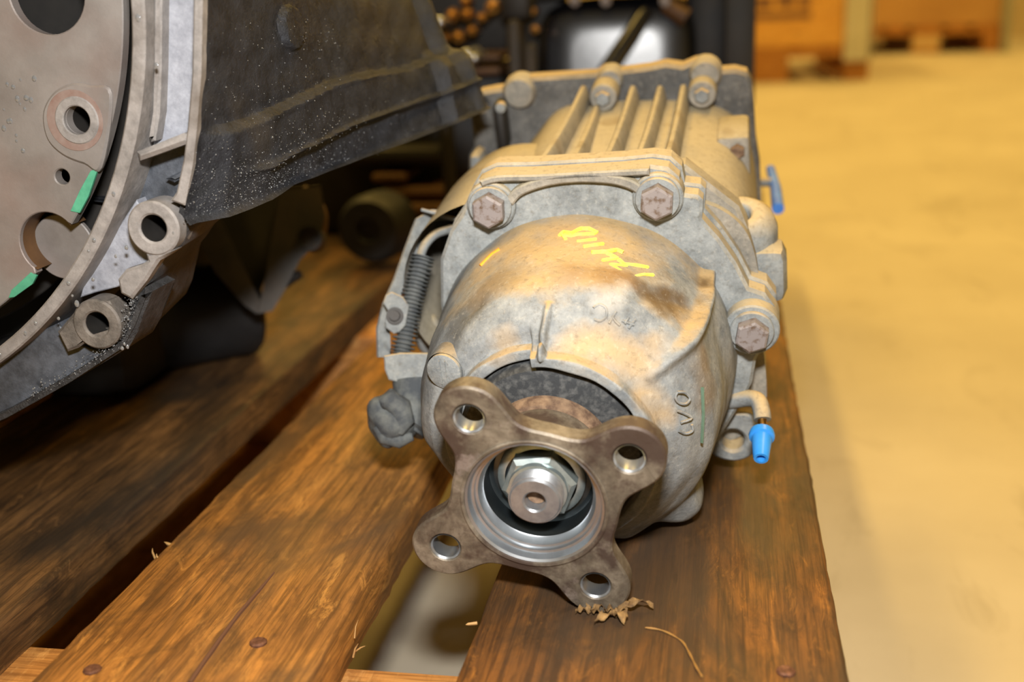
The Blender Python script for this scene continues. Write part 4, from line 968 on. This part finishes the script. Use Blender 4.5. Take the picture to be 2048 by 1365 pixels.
# ------------------------------------------------------------------ loose debris
lf = Uz((1236, 1236), PT)
def leaf(cx, cy, ang, L, w, lift, name, mat, parent):
    V, F = [], []; n = 9
    for i in range(n + 1):
        t = i / n; ww = w * math.sin(math.pi * min(1, t * 0.92 + 0.06)) ** 0.8 * (1 + 0.12 * math.sin(i * 2.3 + ang)); up = lift * math.sin(math.pi * t * 0.9) + 0.0006
        for k, s_ in enumerate((-1, -0.4, 0.4, 1)):
            x = L * t; yv = ww * s_; zv = up + 0.0012 * abs(s_) * math.sin(i * 1.3 + k) + 0.0008
            for dz in (0.0,): V.append((cx + x * math.cos(ang) - yv * math.sin(ang), cy + x * math.sin(ang) + yv * math.cos(ang), PT + max(zv, 0.0004)))
    m = len(V); V += [(a, b, c + 0.0005) for a, b, c in V]
    for i in range(n):
        for k in range(3):
            q = [i * 4 + k, i * 4 + k + 1, i * 4 + 5 + k, i * 4 + 4 + k]; F.append(q); F.append([v + m for v in q][::-1])
    for i in range(n):
        F.append([i * 4, i * 4 + 4, m + i * 4 + 4, m + i * 4]); F.append([i * 4 + 3, i * 4 + 7, m + i * 4 + 7, m + i * 4 + 3])
    return mk(name, V, F, mat, parent, angle=60)
lr = empty('dry_leaf', (lf.x, lf.y, PT), 'crumpled dry brown leaf lying on the plank under the drive flange', 'leaf')
for ang, L, w, li in ((-2.35, 0.0125, 0.0016, 0.002), (-1.15, 0.0085, 0.0026, 0.003), (0.35, 0.015, 0.0014, 0.005), (0.9, 0.007, 0.0026, 0.004), (2.9, 0.006, 0.0016, 0.002)):
    leaf(lf.x, lf.y, ang, L, w, li, 'leaf_lobe', M_leaf, lr)
lf2 = Uz((1180, 1232), PT)
l2 = empty('wood_crumb', (lf2.x, lf2.y, PT), 'small dark torn wood crumb left of the dry leaf', 'debris')
for ang, L in ((0.5, 0.007), (1.9, 0.006), (3.4, 0.006), (-0.4, 0.006)): leaf(lf2.x, lf2.y, ang, L, 0.0012, 0.002, 'fibre', M_leaf, l2)

sw = [Uz(p, PT + 0.0006) for p in ((1290, 1256), (1325, 1262), (1362, 1282), (1378, 1306), (1392, 1334), (1404, 1354))]
st_ = mk('straw', *tube(cat(sw, 5, False), [0.0002 + 0.0003 * abs(math.sin(i * 0.7)) for i in range(26)], 6), M_straw, origin=(sw[2].x, sw[2].y, PT)); tag(st_, 'thin curved dry straw lying on the right-hand plank', 'straw')
ck = [Uz(p, PT + 0.0001) for p in ((548, 1146), (520, 1180), (480, 1226), (440, 1280), (405, 1330), (380, 1368))]
mk('crack', *tube(ck, [0.0004, 0.0009, 0.0010, 0.0010, 0.0011, 0.0011], 6), M_crack, plankB)

# ------------------------------------------------------------------ pallets and boxes across the hall
def farpallet(x1, y0, rz, label, W=0.8, D=1.2, midmat=M_block):
    """x1: right front corner on the floor"""
    r = empty('wooden_pallet', (x1, y0, 0), label, 'pallet'); R_ = Matrix.Translation((x1, y0, 0)) @ Matrix.Rotation(rz, 4, 'Z')
    def b(name, c, s, m): mk(name, *xf(box(c, s, 0.002, 1), R_), m, r)
    for xc, w in ((-0.05, 0.10), (-0.40, 0.145), (-0.75, 0.10)):
        b('runner_board', (xc, D / 2, 0.011), (w, D, 0.022), M_block)
        for yc in (0.073, 0.6, 1.127): b('block', (xc, yc, 0.061), (w, 0.145, 0.078), midmat if xc == -0.40 else M_block)
    for yc in (0.073, 0.6, 1.127): b('cross_board', (-0.4, yc, 0.111), (0.8, 0.145, 0.022), M_block)
    for xc, w in ((-0.0725, 0.145), (-0.235, 0.10), (-0.40, 0.145), (-0.565, 0.10), (-0.7275, 0.145)): b('plank', (xc, D / 2, 0.133), (w, D, 0.022), M_block)
    return r, R_
r1, R1 = farpallet(0.545, 5.10, math.radians(1.5), 'orange brown wooden pallet under the printed crate')
r2, R2 = farpallet(1.456, 6.90, math.radians(0.5), 'dark wooden pallet with a pale middle block under the brown carton', midmat=M_pale)
ct = empty('wooden_crate', (0.15, 5.6, 0.1445), 'orange wooden crate with faded dark print on the nearer pallet', 'crate')
for i in range(4):
    mk('crate_board', *xf(box((-0.40, 0.012, 0.1445 + 0.050 + i * 0.101), (0.80, 0.024, 0.099), 0.002, 1), R1), M_crate, ct)
    mk('crate_board', *xf(box((-0.40, 1.188, 0.1445 + 0.050 + i * 0.101), (0.80, 0.024, 0.099), 0.002, 1), R1), M_crate, ct)
    for xx in (-0.012, -0.788): mk('crate_board', *xf(box((xx, 0.6, 0.1445 + 0.050 + i * 0.101), (0.024, 1.15, 0.099), 0.002, 1), R1), M_crate, ct)
for k, (x0, x1, zz) in enumerate(((-0.50, -0.24, 0.21), (-0.47, -0.40, 0.265), (-0.38, -0.31, 0.27), (-0.29, -0.25, 0.265))):
    mk('print', *xf(box(((x0 + x1) / 2, -0.0008, zz + 0.06), (x1 - x0, 0.0016, 0.028 if k == 0 else 0.05)), R1), M_print, ct)
wp = empty('white_corner_post', (0.5, 5.06, 0.03), 'greyish white corner sheet standing at the right end of the crate', 'post')
mk('sheet', *xf(box((-0.055, -0.018, 0.36), (0.10, 0.006, 0.56), 0.002, 1), R1), M_white, wp)
mk('sheet', *xf(box((0.006, 0.05, 0.36), (0.006, 0.13, 0.56), 0.002, 1), R1), M_white, wp)
cb = empty('brown_carton', (1.06, 7.5, 0.1445), 'large brown carton on the farther pallet', 'carton')
mk('box_wall', *xf(box((-0.40, 0.6, 0.1445 + 0.35), (0.78, 1.16, 0.70), 0.004, 1), R2), M_carton, cb)
mk('flap', *xf(box((-0.40, 0.012, 0.1445 + 0.705), (0.78, 0.02, 0.006), 0.001, 1), R2), M_carton, cb)
po = empty('steel_post', (1.475, 6.84, 0.0), 'slim grey steel post beside the brown carton', 'post')
mk('upright', *box((1.455, 6.84, 0.75), (0.04, 0.03, 1.5), 0.003, 1), M_post, po); mk('foot_plate', *box((1.455, 6.84, 0.004), (0.05, 0.05, 0.008), 0.001, 1), M_post, po)
